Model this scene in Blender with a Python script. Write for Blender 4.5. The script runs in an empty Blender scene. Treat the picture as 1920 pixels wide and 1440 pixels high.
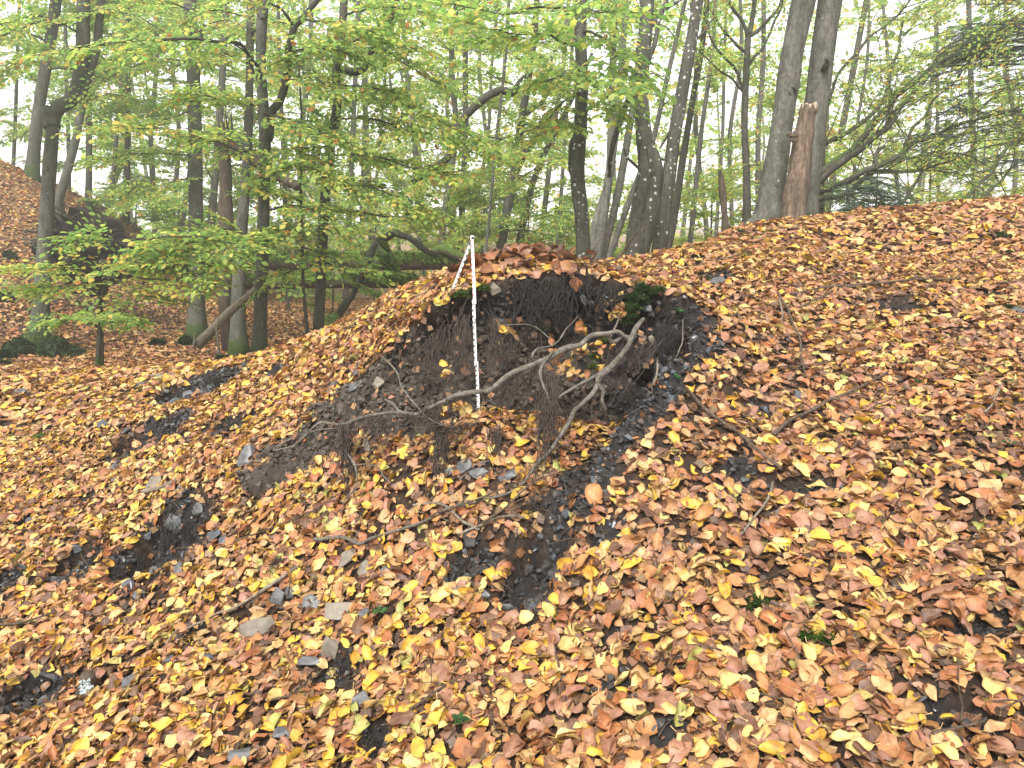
import bpy, bmesh, math, random
import numpy as np
from mathutils import Vector

# ------------------------------------------------------------------ camera, sky, sun, exposure
S = bpy.context.scene
F = 1387.0
TH = math.radians(12.2)
ST, CT = math.sin(TH), math.cos(TH)
CAMZ = 1.6
cam_d = bpy.data.cameras.new('camera')
cam_d.sensor_width = 36.0
cam_d.lens = 36.0 * F / 1920.0
cam_d.clip_start = 0.05
cam_d.clip_end = 600
cam = bpy.data.objects.new('camera', cam_d)
S.collection.objects.link(cam)
cam.location = (0, 0, CAMZ)
cam.rotation_euler = (math.radians(90) - TH, 0, 0)
S.camera = cam

SUN_EL, SUN_AZ = math.radians(58), math.radians(200)
world = bpy.data.worlds.new('World')
S.world = world
world.use_nodes = True
wn, wl = world.node_tree.nodes, world.node_tree.links
bg = wn['Background']
sky = wn.new('ShaderNodeTexSky')
sky.sky_type = 'NISHITA'
sky.sun_disc = False
sky.sun_elevation = SUN_EL
sky.sun_rotation = SUN_AZ
sky.air_density = 1.0
sky.dust_density = 1.0
sky.ozone_density = 1.0
hs = wn.new('ShaderNodeHueSaturation')          # overcast: the blue is taken out of the sky
hs.inputs['Saturation'].default_value = 0.12
wl.new(sky.outputs[0], hs.inputs['Color'])
wl.new(hs.outputs[0], bg.inputs['Color'])
bg.inputs['Strength'].default_value = 0.1
sun_d = bpy.data.lights.new('sun', 'SUN')
sun_d.energy = 1.5
sun_d.angle = math.radians(25)
sun_d.color = (1.0, 0.96, 0.9)
sun = bpy.data.objects.new('sun', sun_d)
S.collection.objects.link(sun)
_sd = Vector((math.sin(SUN_AZ) * math.cos(SUN_EL), math.cos(SUN_AZ) * math.cos(SUN_EL), math.sin(SUN_EL)))
sun.rotation_euler = (-_sd).to_track_quat('-Z', 'Y').to_euler()
S.view_settings.view_transform = 'Standard'
S.view_settings.look = 'None'
S.view_settings.gamma = 1.0
S.view_settings.use_curve_mapping = False
S.view_settings.exposure = 2.05
S.cycles.use_denoising = True
S.cycles.max_bounces = 6
S.cycles.diffuse_bounces = 2
S.cycles.glossy_bounces = 2
S.cycles.transmission_bounces = 3
S.cycles.transparent_max_bounces = 8
S.cycles.volume_bounces = 1
S.cycles.caustics_reflective = False
S.cycles.caustics_refractive = False

rng = np.random.default_rng(7)
random.seed(7)
COL = S.collection
pi = math.pi


def P(px, py, d):
    """point of the place that stands at depth d along the line of sight of (px, py)"""
    X = (px - 960.0) / F * d
    Y = (720.0 - py) / F * d
    return np.array([X, d * CT + Y * ST, CAMZ - d * ST + Y * CT])


def project(p):
    p = np.asarray(p)
    y, z = p[..., 1], p[..., 2] - CAMZ
    d = y * CT - z * ST
    Y = y * ST + z * CT
    dd = np.maximum(d, 1e-3)
    return 960 + F * p[..., 0] / dd, 720 - F * Y / dd, d


# ------------------------------------------------------------------ noise
def _hash(ix, iy, iz, seed):
    n = (ix * 374761393 + iy * 668265263 + iz * 2147483647 + seed * 1274126177) & 0xFFFFFFFF
    n = ((n ^ (n >> 13)) * 1274126177) & 0xFFFFFFFF
    n = n ^ (n >> 16)
    return (n & 0xFFFFFF) / float(0xFFFFFF)


def vnoise(x, y, z=0.0, seed=0):
    x, y, z = np.broadcast_arrays(np.asarray(x, float), np.asarray(y, float), np.asarray(z, float))
    ix, iy, iz = np.floor(x).astype(np.int64), np.floor(y).astype(np.int64), np.floor(z).astype(np.int64)
    fx, fy, fz = x - ix, y - iy, z - iz
    fx, fy, fz = [f * f * (3 - 2 * f) for f in (fx, fy, fz)]
    r = 0
    for a in (0, 1):
        for b in (0, 1):
            for c in (0, 1):
                w = (fx if a else 1 - fx) * (fy if b else 1 - fy) * (fz if c else 1 - fz)
                r = r + w * _hash(ix + a, iy + b, iz + c, seed)
    return r * 2 - 1


def fbm(x, y, z=0.0, seed=0, o=3):
    r, a = 0, 1.0
    for k in range(o):
        r = r + a * vnoise(np.asarray(x) * 2 ** k, np.asarray(y) * 2 ** k, np.asarray(z) * 2 ** k, seed + k * 17)
        a *= 0.5
    return r


# ------------------------------------------------------------------ mesh helpers
class MB:
    def __init__(self):
        self.V, self.Q, self.T, self.n = [], [], [], 0
        self.col, self.uv = [], []

    def add(self, V, Q=None, T=None, col=None, uv=None):
        V = np.asarray(V, np.float32)
        self.V.append(V)
        if Q is not None and len(Q):
            self.Q.append(np.asarray(Q, np.int64) + self.n)
        if T is not None and len(T):
            self.T.append(np.asarray(T, np.int64) + self.n)
        if col is not None:
            c = np.asarray(col, np.float32)
            self.col.append(np.broadcast_to(c, (len(V), 3)) if c.ndim == 1 else c)
        if uv is not None:
            self.uv.append(np.asarray(uv, np.float32))
        self.n += len(V)
        return self

    def build(self, name, mat, parent=None, loc=None, smooth=True, link=True):
        V = np.concatenate(self.V) if self.V else np.zeros((0, 3), np.float32)
        org = np.zeros(3)
        if parent is not None:
            org = np.array(parent.get('_org', (0, 0, 0)))
        elif loc is not None:
            org = np.asarray(loc, float)
        Vl = (V - org).astype(np.float32)
        Q = np.concatenate(self.Q) if self.Q else np.zeros((0, 4), np.int64)
        T = np.concatenate(self.T) if self.T else np.zeros((0, 3), np.int64)
        me = bpy.data.meshes.new(name)
        me.vertices.add(len(Vl))
        me.vertices.foreach_set('co', Vl.ravel())
        nl = Q.size + T.size
        me.loops.add(nl)
        me.loops.foreach_set('vertex_index', np.concatenate([Q.ravel(), T.ravel()]).astype(np.int32))
        me.polygons.add(len(Q) + len(T))
        ls = np.concatenate([np.arange(len(Q)) * 4, Q.size + np.arange(len(T)) * 3]).astype(np.int32)
        me.polygons.foreach_set('loop_start', ls)
        me.polygons.foreach_set('use_smooth', np.full(len(ls), smooth))
        if self.col:
            c = np.concatenate(self.col)
            a = me.attributes.new('Col', 'FLOAT_COLOR', 'POINT')
            a.data.foreach_set('color', np.concatenate([c, np.ones((len(c), 1), np.float32)], 1).astype(np.float32).ravel())
        if self.uv:
            u = np.concatenate(self.uv)
            a = me.attributes.new('LeafUV', 'FLOAT_VECTOR', 'POINT')
            a.data.foreach_set('vector', np.concatenate([u, np.zeros((len(u), 1), np.float32)], 1).astype(np.float32).ravel())
        me.update(calc_edges=True)
        me.materials.append(mat)
        ob = bpy.data.objects.new(name, me)
        if link:
            COL.objects.link(ob)
        if parent is not None:
            ob.parent = parent
        else:
            ob.location = org
        ob['_org'] = tuple(float(q) for q in org)
        return ob


def tag(o, label=None, cat=None, group=None, kind=None):
    if label:
        o['label'] = label
    if cat:
        o['category'] = cat
    if group:
        o['group'] = group
    if kind:
        o['kind'] = kind
    return o


def thing(name, label, cat, loc, group=None):
    o = bpy.data.objects.new(name, None)
    o.empty_display_size = 0.1
    COL.objects.link(o)
    o.location = loc
    o['_org'] = tuple(float(q) for q in loc)
    return tag(o, label, cat, group)


def spline(pts, n):
    """Catmull-Rom through pts (any columns), n samples"""
    p = np.asarray(pts, float)
    if len(p) == 2:
        t = np.linspace(0, 1, n)[:, None]
        return p[0] * (1 - t) + p[1] * t
    q = np.vstack([2 * p[0] - p[1], p, 2 * p[-1] - p[-2]])
    seg = len(p) - 1
    t = np.linspace(0, seg - 1e-6, n)
    i = t.astype(int)
    f = (t - i)[:, None]
    a, b, c, d = q[i], q[i + 1], q[i + 2], q[i + 3]
    return 0.5 * (2 * b + (c - a) * f + (2 * a - 5 * b + 4 * c - d) * f ** 2 + (3 * b - a - 3 * c + d) * f ** 3)


def tube(mb, path, rad, sides=8, bump=0.0, bfreq=3.0, seed=0, col=None, flare=None, cap=True, flat=1.0):
    path = np.asarray(path, float)
    n = len(path)
    rad = np.broadcast_to(np.asarray(rad, float), (n,))
    tg = np.gradient(path, axis=0)
    tg /= np.linalg.norm(tg, axis=1)[:, None] + 1e-9
    up = np.array([0, 0, 1.0]) if abs(tg[0][2]) < 0.9 else np.array([0, 1.0, 0])
    a = np.cross(up, tg[0]); a /= np.linalg.norm(a)
    A = np.zeros((n, 3))
    for k in range(n):
        a = a - tg[k] * np.dot(a, tg[k])
        a /= np.linalg.norm(a) + 1e-9
        A[k] = a
    B = np.cross(tg, A)
    th = np.linspace(0, 2 * pi, sides, endpoint=False)
    cs, sn = np.cos(th), np.sin(th)
    R = np.repeat(rad[:, None], sides, 1)
    dirs = A[:, None, :] * cs[None, :, None] + B[:, None, :] * sn[None, :, None] * flat
    if bump:
        q = path[:, None, :] + dirs * rad[:, None, None]
        R = R * (1 + bump * fbm(q[..., 0] * bfreq, q[..., 1] * bfreq, q[..., 2] * bfreq * 0.6, seed, 2))
    if flare is not None:
        R = R * flare(np.arange(n) / (n - 1.0), th)
    V = path[:, None, :] + dirs * R[..., None]
    idx = np.arange(n * sides).reshape(n, sides)
    j = np.roll(np.arange(sides), -1)
    Q = np.stack([idx[:-1], idx[:-1][:, j], idx[1:][:, j], idx[1:]], -1).reshape(-1, 4)
    V = V.reshape(-1, 3)
    T = None
    if cap:
        V = np.vstack([V, path[0], path[-1]])
        c0, c1 = n * sides, n * sides + 1
        T = np.vstack([np.stack([np.full(sides, c0), idx[0][j], idx[0]], -1), np.stack([np.full(sides, c1), idx[-1], idx[-1][j]], -1)])
    mb.add(V, Q, T, col)
    return mb


def unit(v):
    v = np.asarray(v, float)
    return v / (np.linalg.norm(v, axis=-1, keepdims=True) + 1e-9)


# ------------------------------------------------------------------ materials
def new_mat(name):
    m = bpy.data.materials.new(name)
    m.use_nodes = True
    nt = m.node_tree
    b = nt.nodes['Principled BSDF']
    return m, nt, b


def N(nt, t, **kw):
    n = nt.nodes.new('ShaderNode' + t)
    for k, v in kw.items():
        if hasattr(n, k) and k not in n.inputs:
            setattr(n, k, v)
        else:
            n.inputs[k].default_value = v
    return n


def ramp(nt, fac, stops):
    r = nt.nodes.new('ShaderNodeValToRGB')
    e = r.color_ramp.elements
    while len(e) < len(stops):
        e.new(0.5)
    for el, (p, c) in zip(e, stops):
        el.position = p
        el.color = (*c, 1) if len(c) == 3 else c
    nt.links.new(fac, r.inputs[0])
    return r.outputs[0]


def mix(nt, fac, a, b, typ='MIX'):
    m = nt.nodes.new('ShaderNodeMix')
    m.data_type = 'RGBA'
    m.blend_type = typ
    for s, v in ((0, fac), (6, a), (7, b)):
        if hasattr(v, 'is_linked') or hasattr(v, 'links'):
            nt.links.new(v, m.inputs[s])
        else:
            m.inputs[s].default_value = v if s == 0 else (*v, 1)
    return m.outputs[2]


def math_n(nt, op, a, b=None, clamp=False):
    m = nt.nodes.new('ShaderNodeMath')
    m.operation = op
    m.use_clamp = clamp
    for s, v in ((0, a), (1, b)):
        if v is None:
            continue
        if hasattr(v, 'links'):
            nt.links.new(v, m.inputs[s])
        else:
            m.inputs[s].default_value = v
    return m.outputs[0]


def bump(nt, b, h, strength=0.5, dist=0.01):
    n = N(nt, 'Bump', Strength=strength, Distance=dist)
    nt.links.new(h, n.inputs['Height'])
    nt.links.new(n.outputs[0], b.inputs['Normal'])


def tex_noise(nt, scale, detail=4, rough=0.6, vec=None, sc=None):
    n = N(nt, 'TexNoise', Scale=scale, Detail=detail, Roughness=rough)
    if vec is None:
        tc = nt.nodes.new('ShaderNodeTexCoord')
        vec = tc.outputs['Object']
    if sc:
        mp = nt.nodes.new('ShaderNodeMapping')
        mp.inputs['Scale'].default_value = sc
        nt.links.new(vec, mp.inputs[0])
        vec = mp.outputs[0]
    nt.links.new(vec, n.inputs['Vector'])
    return n.outputs[0]


def mat_leaf(name, transl=0.35, rough=0.5, vein=True, spec=0.35, tint=(1.0, 1.0, 1.0), tgain=1.0):
    m, nt, b = new_mat(name)
    L = nt.links
    at = N(nt, 'Attribute', attribute_name='Col')
    col = at.outputs['Color']
    if vein:
        uv = N(nt, 'Attribute', attribute_name='LeafUV')
        sx = nt.nodes.new('ShaderNodeSeparateXYZ')
        L.new(uv.outputs['Vector'], sx.inputs[0])
        au = math_n(nt, 'ABSOLUTE', sx.outputs[0])
        # side veins run forward from the midrib
        w = math_n(nt, 'SUBTRACT', math_n(nt, 'MULTIPLY', sx.outputs[1], 9.0), math_n(nt, 'MULTIPLY', au, 2.2))
        fr = math_n(nt, 'FRACT', w)
        tri = math_n(nt, 'ABSOLUTE', math_n(nt, 'SUBTRACT', fr, 0.5))
        side = math_n(nt, 'SUBTRACT', 1.0, math_n(nt, 'MULTIPLY', tri, 7.0), True)
        rib = math_n(nt, 'SUBTRACT', 1.0, math_n(nt, 'MULTIPLY', au, 14.0), True)
        v = math_n(nt, 'MAXIMUM', rib, math_n(nt, 'MULTIPLY', side, 0.55))
        g = N(nt, 'NewGeometry')
        nz = tex_noise(nt, 55, 3, 0.6, g.outputs['Position'])
        nz2 = tex_noise(nt, 260, 2, 0.6, g.outputs['Position'])
        dark = ramp(nt, nz, [(0.3, (0.62, 0.56, 0.5)), (0.55, (1, 1, 1)), (0.8, (1.12, 1.1, 1.05))])
        col = mix(nt, 1.0, col, dark, 'MULTIPLY')
        spot = ramp(nt, nz2, [(0.28, (0.35, 0.25, 0.2)), (0.38, (1, 1, 1))])
        col = mix(nt, 0.55, col, mix(nt, 1.0, col, spot, 'MULTIPLY'))
        edge = math_n(nt, 'MULTIPLY', math_n(nt, 'SUBTRACT', math_n(nt, 'ADD', au, math_n(nt, 'MULTIPLY', nz, 0.9)), 1.12), 4.0, True)
        col = mix(nt, math_n(nt, 'MULTIPLY', edge, 0.6), col, (0.16, 0.075, 0.03))
        nz3 = tex_noise(nt, 22, 2, 0.5, g.outputs['Position'])
        col = mix(nt, ramp(nt, nz3, [(0.5, (0, 0, 0)), (0.68, (0.5, 0.5, 0.5))]), col, mix(nt, 1.0, col, (0.6, 0.42, 0.3), 'MULTIPLY'))
        col = mix(nt, math_n(nt, 'MULTIPLY', v, 0.25), col, (0.6, 0.42, 0.22))
        bump(nt, b, v, 0.35, 0.0015)
    L.new(col, b.inputs['Base Color'])
    b.inputs['Roughness'].default_value = rough
    b.inputs['Specular IOR Level'].default_value = spec
    if transl > 0:
        tr = nt.nodes.new('ShaderNodeBsdfTranslucent')
        tc = mix(nt, 1.0, col, tuple(t * tgain for t in tint), 'MULTIPLY')
        L.new(tc, tr.inputs['Color'])
        ms = N(nt, 'MixShader')
        ms.inputs[0].default_value = transl
        L.new(b.outputs[0], ms.inputs[1])
        L.new(tr.outputs[0], ms.inputs[2])
        L.new(ms.outputs[0], nt.nodes['Material Output'].inputs['Surface'])
    return m


def mat_bark(name, c0, c1, lichen=0.0, moss=0.0, moss_h=0.6, scale=14, ring=True, mosstop=0.0, wet=0.0, zs=0.25, lsc=26.0):
    """grey bark; moss creeps up from the foot, pale crust lichen sits in spots"""
    m, nt, b = new_mat(name)
    L = nt.links
    tc = nt.nodes.new('ShaderNodeTexCoord')
    o = tc.outputs['Object']
    n1 = tex_noise(nt, scale, 6, 0.72, o, (1, 1, zs))
    n2 = tex_noise(nt, scale * 0.22, 3, 0.6, o, (1, 1, 0.5))
    n3 = tex_noise(nt, scale * 4, 4, 0.75, o, (1, 1, zs * 1.3))
    n4 = tex_noise(nt, scale * 0.9, 3, 0.6, o, (0.35, 0.35, 2.2))
    mid = tuple((p + q) / 2 for p, q in zip(c0, c1))
    col = ramp(nt, n1, [(0.3, c0), (0.5, mid), (0.72, c1)])
    col = mix(nt, ramp(nt, n2, [(0.42, (0, 0, 0)), (0.66, (0.55, 0.55, 0.55))]), col, tuple(p * 0.55 + g for p, g in zip(c0, (0.008, 0.018, 0.0))))
    col = mix(nt, 0.85, col, mix(nt, 1.0, col, ramp(nt, n3, [(0.32, (0.42, 0.42, 0.42)), (0.5, (1, 1, 1)), (0.68, (1.5, 1.48, 1.4))]), 'MULTIPLY'))
    col = mix(nt, ramp(nt, n4, [(0.5, (0, 0, 0)), (0.72, (0.55, 0.55, 0.55))]), col, mix(nt, 1.0, col, (0.5, 0.5, 0.44), 'MULTIPLY'))
    if lichen:
        v = N(nt, 'TexVoronoi', Scale=lsc)
        L.new(o, v.inputs['Vector'])
        wob = tex_noise(nt, 40, 2, 0.5, o)
        dd = math_n(nt, 'ADD', v.outputs['Distance'], math_n(nt, 'MULTIPLY', math_n(nt, 'SUBTRACT', wob, 0.5), 0.6))
        pick = N(nt, 'SeparateColor')
        L.new(v.outputs['Color'], pick.inputs[0])
        rad = math_n(nt, 'MULTIPLY', math_n(nt, 'SUBTRACT', pick.outputs[0], 1.0 - lichen, True), 0.75)
        s = math_n(nt, 'MULTIPLY', math_n(nt, 'SUBTRACT', rad, dd), 30.0, True)
        col = mix(nt, math_n(nt, 'MULTIPLY', s, 0.85), col, (0.52, 0.53, 0.47))
    if moss or mosstop:
        sx = nt.nodes.new('ShaderNodeSeparateXYZ')
        mn = tex_noise(nt, 9, 7, 0.78, o)
        f = None
        if moss:
            L.new(o, sx.inputs[0])
            h = math_n(nt, 'DIVIDE', sx.outputs[2], moss_h)
            f = math_n(nt, 'MULTIPLY', math_n(nt, 'SUBTRACT', math_n(nt, 'ADD', math_n(nt, 'MULTIPLY', mn, 1.6), moss - 0.8), h), 7.0, True)
        if mosstop:
            g = N(nt, 'NewGeometry')
            s2 = nt.nodes.new('ShaderNodeSeparateXYZ')
            L.new(g.outputs['Normal'], s2.inputs[0])
            f2 = math_n(nt, 'MULTIPLY', math_n(nt, 'ADD', math_n(nt, 'SUBTRACT', s2.outputs[2], 1.0 - mosstop), math_n(nt, 'MULTIPLY', math_n(nt, 'SUBTRACT', mn, 0.5), 3.2)), 5.0, True)
            f = f2 if f is None else math_n(nt, 'MAXIMUM', f, f2)
        mc = ramp(nt, tex_noise(nt, 60, 3, 0.7, o), [(0.3, (0.02, 0.04, 0.006)), (0.7, (0.12, 0.18, 0.03))] if mosstop else [(0.3, (0.012, 0.025, 0.004)), (0.7, (0.06, 0.095, 0.02))])
        col = mix(nt, f, col, mc)
    L.new(col, b.inputs['Base Color'])
    b.inputs['Roughness'].default_value = 0.8 - wet
    b.inputs['Specular IOR Level'].default_value = 0.25
    hh = math_n(nt, 'ADD', n1, math_n(nt, 'MULTIPLY', n3, 0.5))
    bump(nt, b, hh, 0.9, 0.016)
    return m


def mat_simple(name, c0, c1, scale=40, rough=0.8, bs=0.5, bd=0.005, sc=None, spec=0.3):
    m, nt, b = new_mat(name)
    n = tex_noise(nt, scale, 5, 0.65, None, sc)
    nt.links.new(ramp(nt, n, [(0.3, c0), (0.7, c1)]), b.inputs['Base Color'])
    b.inputs['Roughness'].default_value = rough
    b.inputs['Specular IOR Level'].default_value = spec
    bump(nt, b, n, bs, bd)
    return m


def mat_ground():
    """R of Col: bare grey-brown subsoil, G: black humus, B: floor too far off to tell its leaves apart; else brown mould under the leaves, darkened to read as shadow in the gaps"""
    m, nt, b = new_mat('forest_floor')
    L = nt.links
    at = N(nt, 'Attribute', attribute_name='Col')
    sc = N(nt, 'SeparateColor')
    L.new(at.outputs['Color'], sc.inputs[0])
    g = N(nt, 'NewGeometry')
    pos = g.outputs['Position']
    n1 = tex_noise(nt, 45, 6, 0.7, pos)
    n2 = tex_noise(nt, 7, 4, 0.6, pos)
    mould = ramp(nt, n1, [(0.3, (0.01, 0.006, 0.004)), (0.55, (0.035, 0.019, 0.01)), (0.78, (0.11, 0.058, 0.028))])  # toned down so gaps between the leaves read as shadow
    sub = ramp(nt, n1, [(0.28, (0.02, 0.015, 0.011)), (0.5, (0.05, 0.04, 0.03)), (0.72, (0.1, 0.085, 0.066))])
    sub = mix(nt, 0.7, sub, mix(nt, 1.0, sub, ramp(nt, n2, [(0.35, (0.5, 0.46, 0.42)), (0.65, (1.2, 1.2, 1.2))]), 'MULTIPLY'))
    hum = ramp(nt, n1, [(0.35, (0.008, 0.007, 0.006)), (0.6, (0.026, 0.022, 0.02)), (0.78, (0.07, 0.065, 0.06))])
    v = N(nt, 'TexVoronoi', Scale=17.0)
    L.new(pos, v.inputs['Vector'])
    vs = N(nt, 'SeparateColor')
    L.new(v.outputs['Color'], vs.inputs[0])
    far = ramp(nt, vs.outputs[0], [(0.0, (0.1, 0.045, 0.02)), (0.3, (0.2, 0.095, 0.04)), (0.6, (0.3, 0.16, 0.07)), (0.85, (0.4, 0.26, 0.12))])
    far = mix(nt, ramp(nt, v.outputs['Distance'], [(0.3, (0, 0, 0)), (0.7, (0.7, 0.7, 0.7))]), far, (0.06, 0.03, 0.015))
    col = mix(nt, sc.outputs[2], mould, far)
    col = mix(nt, sc.outputs[0], col, sub)
    col = mix(nt, sc.outputs[1], col, hum)
    L.new(col, b.inputs['Base Color'])
    b.inputs['Roughness'].default_value = 0.85
    b.inputs['Specular IOR Level'].default_value = 0.3
    n3 = tex_noise(nt, 160, 4, 0.7, pos)
    bump(nt, b, math_n(nt, 'ADD', n1, math_n(nt, 'MULTIPLY', n3, 0.4)), 0.9, 0.012)
    return m


M = {}
M['ground'] = mat_ground()
M['litter'] = mat_leaf('fallen_leaf_skin', 0.15, 0.45, True, 0.4)
M['leaf'] = mat_leaf('living_leaf_skin', 0.6, 0.5, False, 0.3, (1.0, 1.12, 0.95), 1.25)
M['needle'] = mat_leaf('needle_skin', 0.2, 0.5, False, 0.3)
M['beech'] = mat_bark('beech_bark', (0.036, 0.036, 0.027), (0.118, 0.114, 0.092), 0.14, 0.6, 0.5)
M['beech_clean'] = mat_bark('smooth_beech_bark', (0.042, 0.041, 0.032), (0.15, 0.145, 0.12), 0.2, 0.15, 0.5, 16, True, 0, 0, 0.3, 16.0)
M['beech_dark'] = mat_bark('dark_beech_bark', (0.026, 0.024, 0.018), (0.085, 0.078, 0.06), 0.0, 0.3, 0.5)
M['beech_spot'] = mat_bark('lichen_spotted_bark', (0.038, 0.036, 0.028), (0.125, 0.12, 0.098), 0.5, 0.25, 0.5, 20, True, 0, 0, 0.12)
M['pale_bark'] = mat_bark('pale_bark', (0.08, 0.078, 0.065), (0.2, 0.195, 0.165), 0.2, 0.35, 0.4)
M['far_bark'] = mat_bark('far_bark', (0.045, 0.042, 0.034), (0.12, 0.112, 0.095), 0, 0, 1)
M['moss_log'] = mat_bark('mossy_log_bark', (0.05, 0.035, 0.024), (0.12, 0.09, 0.06), 0, 0, 1, 14, True, 1.05)
M['moss_limb'] = mat_bark('mossy_limb_bark', (0.04, 0.036, 0.026), (0.12, 0.11, 0.085), 0, 0, 1, 18, True, 0.5)
M['stick'] = mat_bark('stick_bark', (0.06, 0.038, 0.026), (0.2, 0.145, 0.105), 0, 0, 1, 60)
M['stick_pale'] = mat_bark('pale_stick_bark', (0.16, 0.12, 0.085), (0.42, 0.36, 0.29), 0, 0, 1, 60)
M['root'] = mat_bark('root_bark', (0.085, 0.07, 0.056), (0.31, 0.275, 0.235), 0, 0, 1, 60, True, 0, 0, 0.6)
M['fine_root'] = mat_simple('fine_root_skin', (0.018, 0.013, 0.011), (0.085, 0.064, 0.052), 80, 0.85, 0.2)
M['black_root'] = mat_simple('black_root_skin', (0.008, 0.007, 0.006), (0.035, 0.028, 0.024), 80, 0.75, 0.2)
M['dead_wood'] = mat_bark('dead_wood', (0.035, 0.024, 0.017), (0.25, 0.18, 0.13), 0, 0, 1, 34, True, 0, 0, 0.07)
M['snag_wood'] = mat_bark('snag_wood', (0.03, 0.022, 0.016), (0.15, 0.108, 0.077), 0, 0, 1, 30, True, 0, 0, 0.08)
M['cut_wood'] = mat_simple('cut_wood', (0.16, 0.12, 0.08), (0.36, 0.29, 0.21), 40, 0.8, 0.5)
M['void_earth'] = mat_simple('void_dark_earth', (0.003, 0.002, 0.0016), (0.022, 0.014, 0.01), 16, 0.95, 1.0, 0.03)  # earth toned near black so the plate reads as a shaded void
M['slate'] = mat_simple('slate', (0.035, 0.036, 0.037), (0.12, 0.12, 0.118), 22, 0.42, 0.4, 0.004, (1, 1, 3), 0.5)
M['wet_slate'] = mat_simple('wet_slate', (0.02, 0.023, 0.027), (0.085, 0.094, 0.105), 26, 0.25, 0.4, 0.004, (1, 1, 3), 0.6)
M['brown_stone'] = mat_simple('brown_stone', (0.09, 0.075, 0.055), (0.22, 0.19, 0.15), 20, 0.75, 0.5, 0.005)
M['beige_stone'] = mat_simple('beige_stone', (0.13, 0.108, 0.082), (0.27, 0.235, 0.19), 16, 0.75, 0.5, 0.005)
M['clod'] = mat_simple('soil_crumb', (0.026, 0.02, 0.015), (0.11, 0.092, 0.07), 30, 0.85, 0.8, 0.006)
M['black_clod'] = mat_simple('humus_crumb', (0.008, 0.007, 0.006), (0.06, 0.054, 0.05), 40, 0.5, 0.8, 0.005)
M['moss'] = mat_leaf('moss_skin', 0.25, 0.7, False, 0.2)
M['ruler_white'] = mat_simple('ruler_paint', (0.74, 0.73, 0.7), (0.82, 0.81, 0.79), 30, 0.4, 0.05, 0.001)
M['ruler_black'] = mat_simple('ruler_black', (0.012, 0.012, 0.012), (0.03, 0.03, 0.03), 50, 0.5, 0.1)
M['ruler_red'] = mat_simple('ruler_red', (0.5, 0.02, 0.03), (0.6, 0.04, 0.05), 50, 0.5, 0.1)
M['ruler_metal'] = mat_simple('ruler_joint', (0.35, 0.35, 0.34), (0.5, 0.5, 0.48), 50, 0.4, 0.1)
M['lichen'] = mat_simple('leafy_lichen', (0.24, 0.3, 0.3), (0.5, 0.56, 0.55), 60, 0.9, 0.8, 0.004)

# ------------------------------------------------------------------ the lie of the land
def mq_fit(pts, c=0.25, lam=1e-4):
    pts = np.asarray(pts, float)
    xy, z = pts[:, :2], pts[:, 2]
    n = len(pts)
    r = np.sqrt(((xy[:, None] - xy[None]) ** 2).sum(-1) + c * c)
    A = np.zeros((n + 3, n + 3))
    A[:n, :n] = -r + np.eye(n) * lam
    Pm = np.c_[np.ones(n), xy]
    A[:n, n:] = Pm
    A[n:, :n] = Pm.T
    w = np.linalg.solve(A, np.r_[z, 0, 0, 0])

    def f(x, y):
        x, y = np.asarray(x, float), np.asarray(y, float)
        out = w[n] + w[n + 1] * x + w[n + 2] * y
        for (a, b), wi in zip(xy, w[:n]):
            out = out - wi * np.sqrt((x - a) ** 2 + (y - b) ** 2 + c * c)
        return out
    return f


UP = [P(*q) for q in [
    (0, 1440, 2.0), (480, 1440, 1.75), (960, 1440, 1.55), (1440, 1440, 1.42), (1920, 1440, 1.35),
    (0, 1200, 2.6), (480, 1200, 2.2), (960, 1200, 1.93), (1440, 1200, 1.7), (1920, 1200, 1.6),
    (0, 1000, 3.25), (400, 1000, 2.75), (700, 1000, 2.42), (960, 1010, 2.2), (1440, 1000, 2.0), (1920, 1000, 1.88),
    (0, 850, 4.0), (300, 850, 3.4), (520, 860, 2.95), (1250, 850, 2.2), (1232, 712, 2.44), (1180, 778, 2.33), (1300, 640, 2.65), (1600, 850, 2.27), (1920, 850, 2.17),
    (0, 705, 5.3), (300, 720, 4.35), (530, 700, 3.75), (690, 660, 3.25), (1340, 700, 2.55), (1600, 700, 2.68), (1920, 700, 2.6),
    (1340, 575, 3.15), (1600, 570, 3.22), (1920, 570, 3.2), (1230, 545, 2.86),
    (1350, 480, 3.9), (1600, 475, 4.1), (1920, 470, 4.1),
    (1210, 505, 3.9), (1400, 432, 5.0), (1600, 405, 5.3), (1920, 378, 5.4), (2200, 360, 5.4),
    (760, 618, 2.96), (850, 562, 2.76), (950, 522, 2.81), (1060, 517, 2.85), (1150, 530, 2.87),
    (850, 512, 3.6), (1000, 486, 3.8), (1110, 503, 3.7),
    (740, 560, 3.7), (640, 612, 4.2), (550, 655, 4.7), (300, 690, 5.4), (0, 698, 5.6), (-400, 705, 5.6),
    (600, 800, 3.0), (660, 735, 3.05), (2300, 1440, 1.3), (2400, 800, 2.4),
    (-400, 1440, 2.2), (-400, 900, 3.8),
]]
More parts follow.
